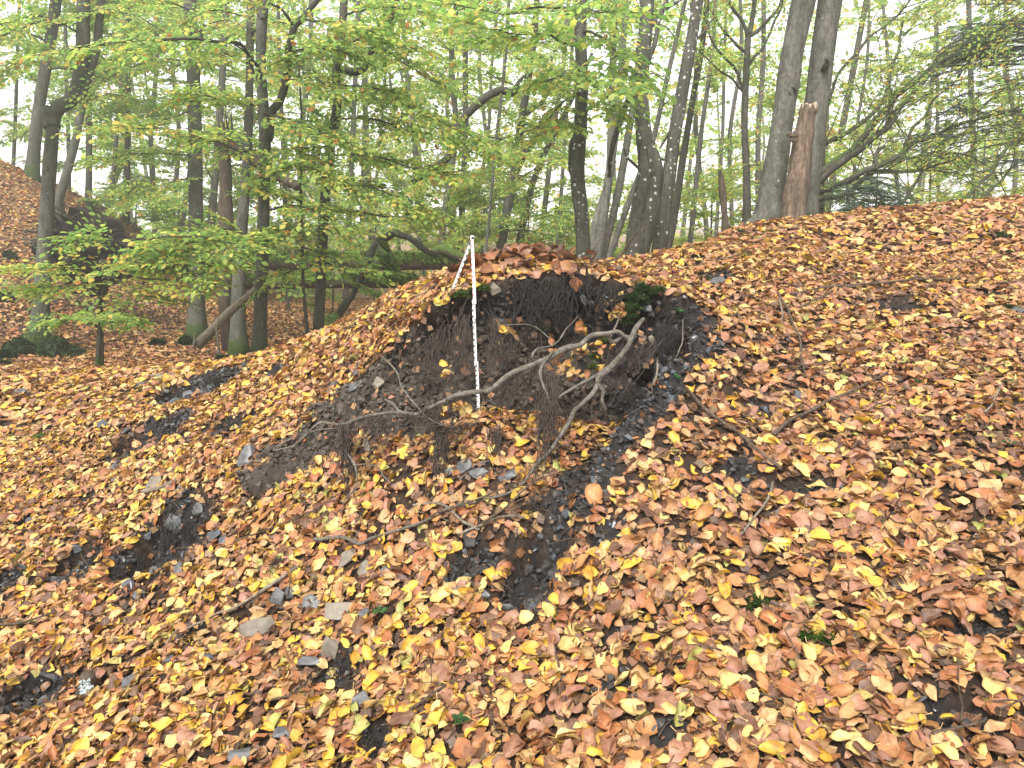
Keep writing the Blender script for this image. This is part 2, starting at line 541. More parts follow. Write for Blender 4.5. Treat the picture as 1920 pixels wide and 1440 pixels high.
UP += [np.array(q, float) for q in [
    (0, 0, 0.12), (1.5, 0, 0.45), (-1.6, 0, -0.1), (0, -2, -0.5), (3, 0, 0.8), (-4, 0, -0.2), (3, -3, 0.3), (-4, -3, -0.9),
    # behind the ridge the ground falls to the valley
    (-3.4, 7.6, 0.12), (-1.9, 6.0, 0.38), (-0.9, 5.2, 0.75), (0, 6.0, 0.62), (1.0, 6.2, 0.72), (1.4, 8.0, 0.45), (0, 8.5, 0.2),
    (2.2, 6.6, 1.42), (3.5, 6.8, 1.55), (5.5, 6.5, 1.7), (3.5, 10, 1.0), (8, 9, 1.5), (12, 14, 1.2), (8, 3, 1.9), (6, 0, 1.4),
    (-6, 6.0, 0.3), (-6.0, 9.3, 0.04), (-4, 9, 0.0), (-4.4, 12, 0.0), (-2, 10, -0.05), (-1, 14, -0.1), (1.5, 13, 0.0), (-9, 7, 0.4), (-9.2, 5, 0.5),
]]
UP += [P(*q) for q in [(450, 560, 16.5), (250, 590, 12.0), (700, 560, 19), (700, 520, 27), (300, 520, 17),
                       (-20, 560, 10.8), (60, 500, 12.6), (150, 470, 14), (0, 420, 13.6), (0, 318, 14.6), (110, 368, 15.2), (190, 408, 16), (255, 432, 17),
                       (-150, 250, 14.8), (-400, 330, 12), (-700, 420, 12)]]
UP += [np.array(q, float) for q in [(-14, 26, 0.0), (-24, 22, 1.5), (-12, 18.5, 1.9), (-9, 22, 0.0), (-30, 40, 0.5), (0, 34, -0.3), (12, 30, 0), (25, 25, 0.6), (0, 50, -0.3), (-20, 60, 0), (20, 60, 0), (45, 50, 0.4), (-45, 60, 0.5), (0, 75, 0), (-60, 20, 3), (50, 10, 1.5), (-60, 90, 1), (60, 90, 1)]]
f_up = mq_fit(UP, 0.3, 2e-4)
FL = [P(*q) for q in [(896, 772, 2.68), (1020, 788, 2.72), (1110, 795, 2.76), (760, 850, 2.66), (900, 900, 2.37), (700, 950, 2.47), (1050, 890, 2.38),
                      (620, 945, 2.68), (520, 945, 2.75), (960, 1010, 2.2), (800, 1000, 2.32), (640, 1000, 2.47), (1000, 940, 2.3), (800, 800, 2.74), (540, 1000, 2.55), (700, 830, 2.75)]]
FL += [np.array(q, float) for q in [(-0.6, 2.85, 0.92), (-0.3, 2.85, 0.94), (0.0, 2.9, 0.95), (0.25, 2.9, 0.93), (0.5, 2.8, 0.91), (0.6, 2.6, 0.9), (0.4, 2.4, 0.87), (0.3, 2.25, 0.82)]]
f_fl = mq_fit(FL, 0.3, 1e-3)

LIP = [(478, 940, 2.78), (505, 885, 2.9), (545, 830, 2.98), (600, 780, 3.02), (665, 722, 3.06), (735, 655, 3.0), (800, 600, 2.89), (860, 566, 2.77), (905, 545, 2.78), (960, 522, 2.82), (1060, 516, 2.86), (1150, 534, 2.88),
       (1215, 545, 2.87), (1300, 600, 2.82), (1292, 645, 2.66), (1228, 712, 2.45), (1170, 778, 2.34), (1120, 850, 2.23), (1062, 925, 2.13), (1000, 1000, 2.06)]
LIPW = np.array([P(*q) for q in LIP])
OPEN = np.array([P(*q) for q in [(800, 1010, 2.28), (600, 1010, 2.5)]])
POLY = np.vstack([LIPW, OPEN])[:, :2]
WALLW = np.array([0.14, 0.19, 0.23, 0.25, 0.26, 0.26, 0.24, 0.21, 0.2, 0.2, 0.2, 0.19, 0.17, 0.14, 0.1, 0.08, 0.06, 0.06, 0.06, 0.07, 0.3, 0.3])


def poly_sd(x, y, poly):
    """signed distance (inside positive) and a value carried along the outline"""
    x, y = np.asarray(x, float), np.asarray(y, float)
    best = np.full(x.shape, 1e9)
    val = np.zeros(x.shape)
    nx, ny = np.zeros(x.shape), np.zeros(x.shape)
    inside = np.zeros(x.shape, bool)
    n = len(poly)
    for i in range(n):
        a, b = poly[i], poly[(i + 1) % n]
        e = b - a
        t = np.clip(((x - a[0]) * e[0] + (y - a[1]) * e[1]) / (e @ e), 0, 1)
        dx, dy = x - a[0] - t * e[0], y - a[1] - t * e[1]
        d = np.hypot(dx, dy)
        m = d < best
        best = np.where(m, d, best)
        val = np.where(m, i + t, val)
        nx, ny = np.where(m, dx / (d + 1e-9), nx), np.where(m, dy / (d + 1e-9), ny)
        c = ((a[1] > y) != (b[1] > y)) & (x < (b[0] - a[0]) * (y - a[1]) / (b[1] - a[1] + 1e-12) + a[0])
        inside ^= c
    sd = np.where(inside, best, -best)
    s = np.where(inside, 1, -1)
    return sd, val, nx * s, ny * s      # normal points into the pit


def sstep(a, b, x):
    t = np.clip((x - a) / (b - a), 0, 1)
    return t * t * (3 - 2 * t)


# small scarps where the black humus shows: centre pixel, half width and half length on the ground, drop, downhill direction, noise seed
def up_hit(px, py):
    d = np.arange(0.9, 30, 0.01)
    p = np.array([P(px, py, q) for q in d])
    z = f_up(p[:, 0], p[:, 1])
    k = np.argmax(p[:, 2] < z)
    return p[k]


SC = []
for (px, py, ru, rv, h, ang) in [
    (372, 725, 0.27, 0.26, 0.085, 0), (515, 700, 0.08, 0.1, 0.04, 10), (280, 822, 0.2, 0.2, 0.085, 0), (432, 802, 0.13, 0.13, 0.05, -30),
    (308, 1020, 0.17, 0.23, 0.15, 0), (232, 1060, 0.09, 0.16, 0.07, 0), (140, 1060, 0.1, 0.15, 0.075, 0), (10, 1105, 0.09, 0.1, 0.05, 0),
    (995, 1075, 0.085, 0.17, 0.11, -30), (640, 1262, 0.08, 0.1, 0.05, 0), (60, 1305, 0.12, 0.12, 0.07, 0), (880, 1062, 0.09, 0.07, 0.04, 0),
    (1395, 895, 0.07, 0.06, 0.015, 0), (1520, 915, 0.12, 0.05, 0.015, 0), (1795, 1370, 0.06, 0.09, 0.02, 0), (1345, 522, 0.08, 0.1, 0.03, 0),
    (1690, 580, 0.14, 0.07, 0.02, 0), (1850, 1180, 0.08, 0.06, 0.03, 0), (700, 1405, 0.05, 0.07, 0.03, 0), (160, 938, 0.06, 0.08, 0.03, 0),
    (1430, 770, 0.05, 0.05, 0.012, 0), (1160, 1190, 0.05, 0.03, 0.012, 0), (1140, 1015, 0.06, 0.05, 0.012, 0), (1310, 635, 0.13, 0.1, 0.01, 0), (1150, 1290, 0.06, 0.04, 0.015, 0),
    (1250, 1390, 0.05, 0.05, 0.02, 0), (45, 985, 0.05, 0.05, 0.02, 0), (1840, 560, 0.09, 0.06, 0.02, 0), (365, 1180, 0.05, 0.05, 0.03, 0)]:
    c = up_hit(px, py)
    SC.append((c, ru, rv, h, math.radians(ang)))


def scarp_at(x, y):
    dz = np.zeros(np.shape(x))
    soil = np.zeros(np.shape(x))
    for i, (c, ru, rv, h, a) in enumerate(SC):
        dx, dy = x - c[0], y - c[1]
        m = (np.abs(dx) < 0.5) & (np.abs(dy) < 0.5)
        if not m.any():
            continue
        dx, dy = dx[m], dy[m]
        u = dx * math.cos(a) + dy * math.sin(a)
        v = dx * math.sin(a) - dy * math.cos(a)      # towards the camera
        wob = 0.25 * vnoise(u * 14, v * 14, i, 31) + 0.2 * vnoise(u * 34, v * 34, i, 32)
        e = np.sqrt((u / ru) ** 2 + (v / rv) ** 2) + wob * 0.7
        t = (v / rv + 1) / 2 + 0.12 * wob
        top = np.sqrt(np.clip(1 - (u / ru) ** 2, 0, 1))
        tv = (v / rv + top) / np.maximum(2 * top, 0.25)
        prof = sstep(0.0, 0.16, tv) * (1 - sstep(0.25, 1.0, tv)) * sstep(0.0, 0.5, top)
        dz[m] -= h * prof
        s = sstep(1.02, 0.85, e) * sstep(0.9, 0.62, t)
        soil[m] = np.maximum(soil[m], s)
    return dz, soil


def land(x, y):
    """height, pit share, black soil, subsoil, pit normal for arrays x, y"""
    x, y = np.asarray(x, float), np.asarray(y, float)
    zu = f_up(x, y)
    zu = zu + (0.2 - zu) * sstep(80, 130, np.hypot(x, y))
    near = np.exp(-((np.hypot(x, y - 2) / 9) ** 2))
    zu = zu + 0.018 * fbm(x * 3.1, y * 3.1, 0, 5, 3) + 0.05 * (1 - near) * fbm(x * 0.7, y * 0.7, 0, 9, 3)
    m = np.zeros(x.shape); nx = np.zeros(x.shape); ny = np.zeros(x.shape)
    box = (x > POLY[:, 0].min() - 0.2) & (x < POLY[:, 0].max() + 0.2) & (y > POLY[:, 1].min() - 0.2) & (y < POLY[:, 1].max() + 0.2)
    sub = np.zeros(x.shape)
    hum = np.zeros(x.shape)
    if box.any():
        xb, yb = x[box], y[box]
        sd, val, ax, ay = poly_sd(xb, yb, POLY)
        i0 = np.floor(val).astype(int) % len(WALLW)
        w = WALLW[i0] * (1 - (val % 1)) + WALLW[(i0 + 1) % len(WALLW)] * (val % 1)
        sdw = sd + 0.022 * fbm(xb * 9, yb * 9, 0, 41, 3)
        mm = np.clip((sdw + 0.01) / w, 0, 1)
        mm = np.where(mm > 0, mm ** 0.72, 0)
        lipside = (val > 0.1) & (val < 19.2)
        zf = f_fl(xb, yb) + 0.012 * fbm(xb * 6, yb * 6, 0, 44, 3)
        zub = zu[box]
        m[box] = mm
        zu[box] = zub + np.minimum(zf - zub, 0.02) * mm
        nx[box], ny[box] = ax, ay
        wall = sstep(-0.03, 0.012, sdw) * sstep(w * 1.12 + 0.02, w * 0.86, sdw) * lipside
        # the right flank and the lip are black humus, the rest grey-brown subsoil
        blk = np.clip(sstep(9.0, 12.0, val) * 0.85 + sstep(0.05, 0.0, sdw - 0.02) * sstep(5, 8, val) * 0.7, 0, 1)
        rim = sstep(-0.1, -0.05, sdw + 0.02 * vnoise(xb * 20, yb * 20, 0, 77)) * sstep(w + 0.09, w + 0.03, sdw) * sstep(12.2, 13.2, val) * sstep(18.4, 17.2, val)
        wall = np.maximum(wall, rim)
        sub[box] = wall
        hum[box] = wall * blk
    dz, soil = scarp_at(x, y)
    return zu + dz, m, np.maximum(hum, soil), sub, nx, ny


def axis(parts):
    out = []
    for a, b, s in parts:
        out += list(np.arange(a, b, s))
    return np.array(out)


def grow(a, b, s0, k):
    out, x, s = [], a, s0
    sg = 1 if b > a else -1
    while (b - x) * sg > 0:
        x += s * sg
        s *= k
        out.append(x)
    return out


gx = np.array(sorted(grow(-2.2, -420, 0.03, 1.08)) + list(np.arange(-2.2, 1.3, 0.014)) + grow(1.286, 420, 0.03, 1.08))
gy = np.array(sorted(grow(1.3, -6, 0.03, 1.06)) + list(np.arange(1.3, 4.4, 0.014)) + grow(4.38, 600, 0.03, 1.06))
GX, GY = np.meshgrid(gx, gy, indexing='ij')
GZ, GM, GH, GS, GNX, GNY = land(GX.ravel(), GY.ravel())
sh = GX.shape
GZ, GM, GH, GS, GNX, GNY = [q.reshape(sh) for q in (GZ, GM, GH, GS, GNX, GNY)]


def gsamp(A, x, y):
    i = np.clip(np.searchsorted(gx, x) - 1, 0, len(gx) - 2)
    j = np.clip(np.searchsorted(gy, y) - 1, 0, len(gy) - 2)
    u = (x - gx[i]) / (gx[i + 1] - gx[i])
    v = (y - gy[j]) / (gy[j + 1] - gy[j])
    return A[i, j] * (1 - u) * (1 - v) + A[i + 1, j] * u * (1 - v) + A[i, j + 1] * (1 - u) * v + A[i + 1, j + 1] * u * v


def gz(x, y):
    return gsamp(GZ, np.asarray(x, float), np.asarray(y, float))


def gnormal(x, y, e=0.02):
    x, y = np.asarray(x, float), np.asarray(y, float)
    dx = (gz(x + e, y) - gz(x - e, y)) / (2 * e)
    dy = (gz(x, y + e) - gz(x, y - e)) / (2 * e)
    return unit(np.stack([-dx, -dy, np.ones_like(dx)], -1))


_DD = np.concatenate([np.arange(0.9, 7, 0.006), np.arange(7, 60, 0.03)])


def G(px, py):
    """where the line of sight of a pixel meets the ground"""
    X = (px - 960.0) / F * _DD
    Y = (720.0 - py) / F * _DD
    yy, zz = _DD * CT + Y * ST, CAMZ - _DD * ST + Y * CT
    z = gz(X, yy)
    k = int(np.argmax(zz < z))
    return np.array([X[k], yy[k], z[k]])


# the pit wall: clods stand out of it and it is hollowed under the lip
wallness = np.sin(np.clip(GM, 0, 1) * pi) * GS
cl = fbm(GX * 22, GY * 22, GZ * 26, 51, 3)
cl2 = vnoise(GX * 60, GY * 60, GZ * 60, 55)
und = 0.085 * np.clip(1 + 0.9 * fbm(GX * 5, GY * 5, 0, 58, 2), 0.1, 2)
off = -und * np.sin(np.clip(GM * 1.25, 0, 1) * pi) * GS * (GM > 0.01) + wallness * (0.05 * cl + 0.024 * cl2)
VX = GX + GNX * off
VY = GY + GNY * off
VZ = GZ + wallness * 0.02 * fbm(GX * 30, GY * 30, 0, 57, 2)
# bare soil everywhere is crumbly
VZ = VZ + np.maximum(GH, GS) * (0.014 * vnoise(GX * 45, GY * 45, 0, 61) + 0.02 * vnoise(GX * 20, GY * 20, 0, 62))
# burrow in the right flank
hc = G(1180, 702)
hd = unit(np.array([0.55, 0.83, -0.1]))
dist = np.sqrt(((np.stack([VX, VY, VZ], -1) - hc) ** 2 * np.array([1, 1, 0.6])).sum(-1))
hk = np.clip(1 - (dist / 0.085) ** 2, 0, 1) ** 0.6 * 0.32
VX, VY, VZ = VX + hd[0] * hk, VY + hd[1] * hk, VZ + hd[2] * hk
def seen(p, tol=0.06, n=60):
    """is a point of the ground in sight of the camera, or nearly so"""
    t = np.linspace(0.03, 0.985, n)
    c = np.array([0, 0, CAMZ + 0.25])
    ok = np.ones(len(p), bool)
    for q in t:
        s = p * (1 - q) + c * q
        ok &= gz(s[:, 0], s[:, 1]) < s[:, 2] + tol
    return ok


far = sstep(13, 20, np.hypot(GX, GY))
# where no single leaves are laid (beside and behind what is in sight) the floor still looks leafy
_u, _v, _d = project(np.stack([GX, GY, GZ], -1))
_pts = np.stack([GX, GY, GZ], -1).reshape(-1, 3)
_hid = (~seen(_pts)).reshape(sh) | (_u < -1920 * 0.2) | (_u > 1920 * 1.2) | (_v > 1440 * 1.2) | (_d < 0.9)
far = np.maximum(far, _hid * 1.0)
ga = MB()
idx = np.arange(GX.size).reshape(sh)
Qd = np.stack([idx[:-1, :-1], idx[1:, :-1], idx[1:, 1:], idx[:-1, 1:]], -1).reshape(-1, 4)
ga.add(np.stack([VX, VY, VZ], -1).reshape(-1, 3), Qd, col=np.stack([GS, GH, far], -1).reshape(-1, 3))
ground = ga.build('ground', M['ground'])
tag(ground, kind='structure')




def gdepth(px, py):
    return float(project(G(px, py))[2])

# ------------------------------------------------------------------ where the stones lie
STONES = [  # px, py, width px, height px, material, steep, label
    (292, 905, 38, 22, 'brown_stone', 0, 'brown flat topped stone above the pale wood chip'), (338, 917, 24, 13, 'slate', 0, 'thin grey slate touching the pale wood chip'),
    (197, 795, 30, 14, 'wet_slate', 0, 'bluish oval slate above the middle dark hollow'), (463, 853, 46, 34, 'slate', 0.4, 'large grey tilted slab left of the earth spur'),
    (238, 808, 18, 14, 'wet_slate', 0, 'small blue slate at the left end of the middle dark hollow'), (218, 874, 20, 12, 'wet_slate', 0, 'small blue grey slate below the middle dark hollow'),
    (262, 722, 18, 14, 'slate', 0, 'grey pebble at the left tip of the upper dark hollow'), (303, 706, 56, 9, 'brown_stone', 0, 'long thin slab along the rim of the upper dark hollow'),
    (352, 741, 20, 18, 'slate', 0.5, 'grey slate inside the upper dark hollow'), (327, 755, 22, 18, 'wet_slate', 0.3, 'pale slate fallen below the upper dark hollow'), (395, 725, 18, 10, 'slate', 0.3, 'small slate in the right half of the upper dark hollow'),
    (330, 980, 38, 30, 'slate', 0.7, 'squarish dark slate capping the black root scarp'), (372, 957, 32, 20, 'slate', 0.2, 'grey cobble behind the black root scarp'),
    (401, 1007, 32, 17, 'wet_slate', 0.1, 'oval blue slate right of the black root scarp'), (417, 1017, 20, 15, 'wet_slate', 0.2, 'small blue slate beside the oval one right of the scarp'),
    (146, 1037, 20, 18, 'wet_slate', 0.5, 'blue slate on top of the small left scarp'), (241, 1100, 30, 24, 'wet_slate', 0.6, 'pointed blue slate at the foot of the black root scarp'),
    (232, 1060, 16, 14, 'slate', 0.6, 'small slate set in the middle of the black root scarp'), (290, 1075, 22, 20, 'slate', 0.6, 'grey slate between the hanging black roots'), (335, 1068, 22, 22, 'slate', 0.6, 'dark slate at the right foot of the black root scarp'),
    (262, 1118, 22, 14, 'wet_slate', 0.4, 'low wet slate under the black root scarp'), (118, 1092, 20, 14, 'wet_slate', 0.4, 'small slate under the small left scarp'),
    (58, 979, 18, 16, 'wet_slate', 0.2, 'small blue slate near the left edge'), (46, 1028, 18, 14, 'slate', 0.2, 'small grey slate at the left edge below the blue one'),
    (523, 1120, 34, 48, 'slate', 0.9, 'upright grey stone under the long pale stick'), (543, 1112, 18, 22, 'slate', 0.6, 'small light slate leaning on the upright stone'), (586, 1131, 40, 26, 'slate', 0.3, 'low grey stone right of the upright one'),
    (482, 1176, 74, 36, 'brown_stone', 0.6, 'brown wedge shaped stone below the long pale stick'), (618, 1212, 34, 50, 'brown_stone', 0.95, 'brown upright fin of stone above the dark root hollow'), (580, 1246, 46, 24, 'slate', 0.5, 'grey slab leaning below the brown fin'),
    (317, 1242, 22, 13, 'slate', 0.1, 'small dark slate left of the blue one in the lower litter'), (392, 1238, 22, 15, 'wet_slate', 0.3, 'small blue slate in the lower left litter'),
    (242, 1283, 30, 22, 'slate', 0.3, 'dark slate right of the lichen covered stub'), (529, 1378, 34, 26, 'slate', 0.3, 'rounded grey stone near the bottom left'), (455, 1419, 56, 22, 'slate', 0.1, 'flat grey stone at the bottom edge'),
    (649, 1050, 42, 30, 'brown_stone', 0.5, 'angular brown stone below the crooked grey stick'), (685, 1068, 30, 22, 'brown_stone', 0.3, 'brown cobble right of the angular one'), (722, 1074, 20, 14, 'slate', 0.2, 'small stone right of the brown cobble'),
    (637, 1143, 66, 38, 'beige_stone', 0.3, 'pale beige smooth stone left of centre'), (685, 1157, 26, 20, 'slate', 0.3, 'grey stone beside the pale beige one'),
    (855, 1110, 18, 26, 'slate', 0.8, 'pointed slate standing left of the black scarp'), (911, 1118, 22, 18, 'slate', 0.4, 'dark slate touching the black scarp'), (679, 1313, 40, 40, 'slate', 0.7, 'square grey slab below the dark root hollow'),
    (1001, 1144, 20, 20, 'wet_slate', 0.5, 'blue slate at the foot of the black scarp'), (1057, 944, 14, 10, 'wet_slate', 0.1, 'tiny slate above the blue pair on the bank'), (1062, 969, 18, 14, 'wet_slate', 0.1, 'blue slate on the bank above the black scarp'), (1012, 1022, 12, 14, 'slate', 0.5, 'small slate set in the face of the black scarp'),
    (867, 880, 42, 22, 'slate', 0.1, 'flat grey slab on the pit floor behind the root tip'), (897, 889, 40, 24, 'slate', 0.1, 'grey slab on the pit floor beside the first'), (952, 893, 40, 20, 'slate', 0.1, 'dark slab on the pit floor under the thick root'), (842, 884, 18, 18, 'slate', 0.4, 'small slate left of the pit floor slabs'),
    (927, 548, 28, 22, 'brown_stone', 0.7, 'blocky brown stone at the pit lip beside the ruler'), (1095, 569, 24, 14, 'slate', 0.5, 'grey slate stuck in the upper pit wall'), (1107, 572, 12, 12, 'slate', 0.5, 'small slate right of the one in the upper pit wall'),
    (671, 695, 26, 16, 'wet_slate', 0.2, 'bluish stone at the top of the earth spur'), (666, 722, 40, 16, 'slate', 0.2, 'flat layered stone on the rim of the earth spur'), (709, 718, 26, 22, 'brown_stone', 0.5, 'brown stone on the shoulder of the earth spur'), (627, 722, 28, 10, 'slate', 0.1, 'thin grey slate in the leaves beside the spur rim'),
    (1222, 637, 12, 26, 'brown_stone', 0.6, 'narrow pale stone in the right pit wall'), (1213, 578, 16, 22, 'slate', 0.7, 'grey stone under the big moss cushion'), (1345, 528, 28, 14, 'slate', 0.2, 'grey stone in the small hollow on the right slope'),
    (690, 840, 18, 22, 'brown_stone', 0.7, 'small stone hanging in the earth spur face'), (1493, 742, 20, 22, 'slate', 0.5, 'grey stone in the litter under the hooked stick'), (1398, 905, 22, 14, 'slate', 0.3, 'dark stone in the small bare patch on the right slope'), (1780, 1388, 24, 20, 'slate', 0.3, 'dark stone in the bare patch at the lower right'), (1480, 640, 14, 12, 'slate', 0.2, 'pale grey chip beside the hooked stick'),
    (1905, 585, 34, 12, 'slate', 0.1, 'dark flat stone at the right edge'), (40, 735, 24, 12, 'slate', 0.1, 'flat grey stone near the left edge of the terrace'), (135, 725, 20, 9, 'slate', 0, 'small grey stone on the left terrace')]
CLEAR = []
for q_ in STONES:
    g_ = G(q_[0], q_[1] + q_[3] * 0.2)
    CLEAR.append((g_[0], g_[1], max(q_[2], q_[3]) * 0.42 * project(g_)[2] / F))
for (px, py, rp) in [(1420, 1138, 22), (1402, 1146, 12), (1512, 1196, 16), (1535, 1200, 16), (1553, 1204, 12), (862, 1372, 18), (713, 1168, 14), (1880, 445, 14), (165, 1298, 22), (905, 545, 12), (866, 558, 12)]:
    g_ = G(px, py)
    CLEAR.append((g_[0], g_[1], rp * project(g_)[2] / F))
CLEAR = np.array(CLEAR)

# ------------------------------------------------------------------ fallen leaves
def leaf_shape(rows, cols, curl, bend, wav, aspect, seed, twist=0.0, serr=0.0):
    r = np.random.default_rng(seed)
    t = np.linspace(0, 1, rows)
    w = 0.5 * aspect * np.sin(pi * np.clip(t, 0, 1) ** 0.92) ** 0.78
    w = w * (1 + 0.1 * r.uniform(-1, 1, rows))
    w[0], w[-1] = 0.012, 0.006
    s = np.linspace(-1, 1, cols)
    Tm, Sm = np.meshgrid(t, s, indexing='ij')
    Wm = np.repeat(w[:, None], cols, 1)
    if serr:
        Wm = Wm * (1 + serr * r.uniform(-1, 1, Wm.shape) * (np.abs(Sm) > 0.9))
    ux = Sm * Wm * (1 + 0.18 * np.sign(Sm) * r.uniform(-1, 1))
    ux = ux + 0.05 * np.sin(Tm * 3.0 + r.uniform(0, 6)) * (Tm * (1 - Tm) * 4)
    if abs(curl) > 1e-3:
        R = 1.0 / curl
        x, z = R * np.sin(ux / R), R * (1 - np.cos(ux / R))
    else:
        x, z = ux, 0 * ux
    z = z + 0.06 * np.abs(Sm) * Wm
    ph = r.uniform(0, 6.28, 2)
    z = z + wav * np.sin(Tm * 9 + ph[0] + Sm) * np.abs(Sm) ** 1.5 * np.sign(Sm + 0.2)
    y = Tm - 0.5
    # bend along the leaf
    if abs(bend) > 1e-3:
        R = 1.0 / bend
        yy = (R - z) * np.sin(y / R)
        zz = R - (R - z) * np.cos(y / R)
        y, z = yy, zz
    if twist:
        a = twist * Tm
        x, z = x * np.cos(a) - z * np.sin(a), x * np.sin(a) + z * np.cos(a)
    V = np.stack([x, y, z], -1).reshape(-1, 3)
    V[:, 2] -= V[:, 2].mean()
    k = np.arange(rows * cols).reshape(rows, cols)
    Q = np.stack([k[:-1, :-1], k[:-1, 1:], k[1:, 1:], k[1:, :-1]], -1).reshape(-1, 4)
    uv = np.stack([Sm * (Wm / (0.5 * aspect)), Tm], -1).reshape(-1, 2)
    return V, Q, uv


def bake(mb, shape, pos, ax, nr, size, col, colvar=None):
    """set copies of a leaf shape: ax leaf direction, nr its face normal"""
    V, Q, uv = shape
    n = len(pos)
    if n == 0:
        return
    ax = unit(ax)
    nr = unit(nr - ax * (nr * ax).sum(-1, keepdims=True))
    sd = np.cross(ax, nr)
    W = pos[:, None, :] + size[:, None, None] * (V[None, :, 0, None] * sd[:, None] + V[None, :, 1, None] * ax[:, None] + V[None, :, 2, None] * nr[:, None])
    k = len(V)
    off = (np.arange(n) * k)[:, None, None]
    c = np.repeat(col[:, None, :], k, 1)
    FQ = (Q[None] + off).reshape(-1, Q.shape[1])
    if Q.shape[1] == 4:
        mb.add(W.reshape(-1, 3), Q=FQ, col=c.reshape(-1, 3), uv=np.tile(uv, (n, 1)))
    else:
        mb.add(W.reshape(-1, 3), T=FQ, col=c.reshape(-1, 3), uv=np.tile(uv, (n, 1)))


PAL = np.array([(0.42, 0.195, 0.07), (0.335, 0.165, 0.1), (0.34, 0.125, 0.045), (0.64, 0.38, 0.045), (0.64, 0.46, 0.16), (0.12, 0.055, 0.03), (0.38, 0.38, 0.1), (0.5, 0.3, 0.13)])
PALN = ['tan', 'dusky brown', 'rust red', 'bright yellow', 'straw yellow', 'dark brown', 'yellow green', 'light tan']


def leaf_colours(n, x, y, r):
    right = sstep(-0.9, 0.9, x)
    w = np.stack([0.2 + 0 * x, 0.1 + 0.14 * right, 0.11 - 0.02 * right, 0.2 - 0.1 * right, 0.17 - 0.05 * right, 0.05 + 0.02 * right, 0.02 + 0 * x, 0.16 + 0 * x], 1)
    far_ = sstep(5.5, 8, np.hypot(x, y))[:, None]
    w = w * (1 - far_) + far_ * np.array([0.3, 0.15, 0.14, 0.03, 0.07, 0.09, 0.0, 0.22])
    w = w / w.sum(1, keepdims=True)
    k = (r.random((n, 1)) > np.cumsum(w, 1)).sum(1).clip(0, len(PAL) - 1)
    c = PAL[k] * r.uniform(0.72, 1.2, (n, 1)) * r.uniform(0.92, 1.08, (n, 3))
    return c, k


def scatter(xr, yr, dens, dmin, dmax, r, margin=0.21, hid=True):
    n = int((xr[1] - xr[0]) * (yr[1] - yr[0]) * dens)
    x, y = r.uniform(*xr, n), r.uniform(*yr, n)
    z = gz(x, y)
    p = np.stack([x, y, z], 1)
    u, v, d = project(p)
    k = (d > dmin) & (d < dmax) & (u > -1920 * margin) & (u < 1920 * (1 + margin)) & (v > -200) & (v < 1440 * (1 + margin))
    p = p[k]
    if hid:
        p = p[seen(p)]
    return p


def soil_keep(p, r, sparse=0.05):
    h = gsamp(GH, p[:, 0], p[:, 1])
    s = gsamp(GS, p[:, 0], p[:, 1])
    w = np.maximum(h, s) + 0.25 * r.uniform(-1, 1, len(p))
    keep = w < 0.33
    keep |= (r.random(len(p)) < sparse * (s < 0.5)) | (r.random(len(p)) < 0.012)
    nz = gnormal(p[:, 0], p[:, 1])[:, 2]
    keep &= (nz > 0.42) | (r.random(len(p)) < 0.03)
    return keep


def lay(p, r, lift=0.018, tilt=0.4):
    n = len(p)
    nn = gnormal(p[:, 0], p[:, 1], 0.03)
    a = r.uniform(0, 2 * pi, n)
    ax = np.stack([np.cos(a), np.sin(a), np.zeros(n)], 1)
    tl = np.where(r.random(n) < 0.68, tilt * 0.5, tilt * 1.7)[:, None]
    nr = unit(nn + r.normal(0, 1, (n, 3)) * tl * np.array([1, 1, 0.5]))
    pos = p + nn * (r.uniform(0.0, 1, n) ** 1.2 * lift + 0.004)[:, None]
    ax = ax - nr * (ax * nr).sum(1, keepdims=True)
    return pos, unit(ax), nr


rs = np.random.default_rng(4)
CURL = [0.6, 1.6, 3.2, 5.5, 8.5, -1.2, 0.5, 2.4, -2.6, 1.0, 4.2, 0.3, 1.2, 2.0, 3.8, 7.0, -0.6, 0.9, 11.0, 1.4, 2.8, 6.2, 0.4, -4.0]
LPAR = [(c, rs.normal(0, 0.9), rs.uniform(0.02, 0.09), rs.uniform(0.48, 0.74), rs.normal(0, 0.45)) for c in CURL]
LS_HI = [leaf_shape(6, 5, c, b_, w, a_, 100 + i, tw, 0.2) for i, (c, b_, w, a_, tw) in enumerate(LPAR)]
LS_MID = [leaf_shape(5, 4, c, b_, w, a_, 100 + i, tw, 0.2) for i, (c, b_, w, a_, tw) in enumerate(LPAR)]
LS_FAR = [(np.array([[0, -0.5, 0], [-0.31, 0.02, z_], [0, 0.5, 0], [0.31, 0.02, z_]]), np.array([[0, 3, 2], [0, 2, 1]]), np.array([[0, 0], [-1, 0.5], [0, 1], [1, 0.5]], float)) for z_ in (0.1, 0.2, -0.1, 0.3, 0.0)]
LS_LO = [leaf_shape(4, 3, c, b, w, 0.62, 200 + i, tw) for i, (c, b, w, tw) in enumerate([(0.8, 0.4, 0.03, 0.1), (2.2, -0.7, 0.05, 0.3), (-1.2, 0.8, 0.05, -0.3), (3.5, 0.6, 0.04, 0.3), (1.2, 1.4, 0.06, -0.2)])]

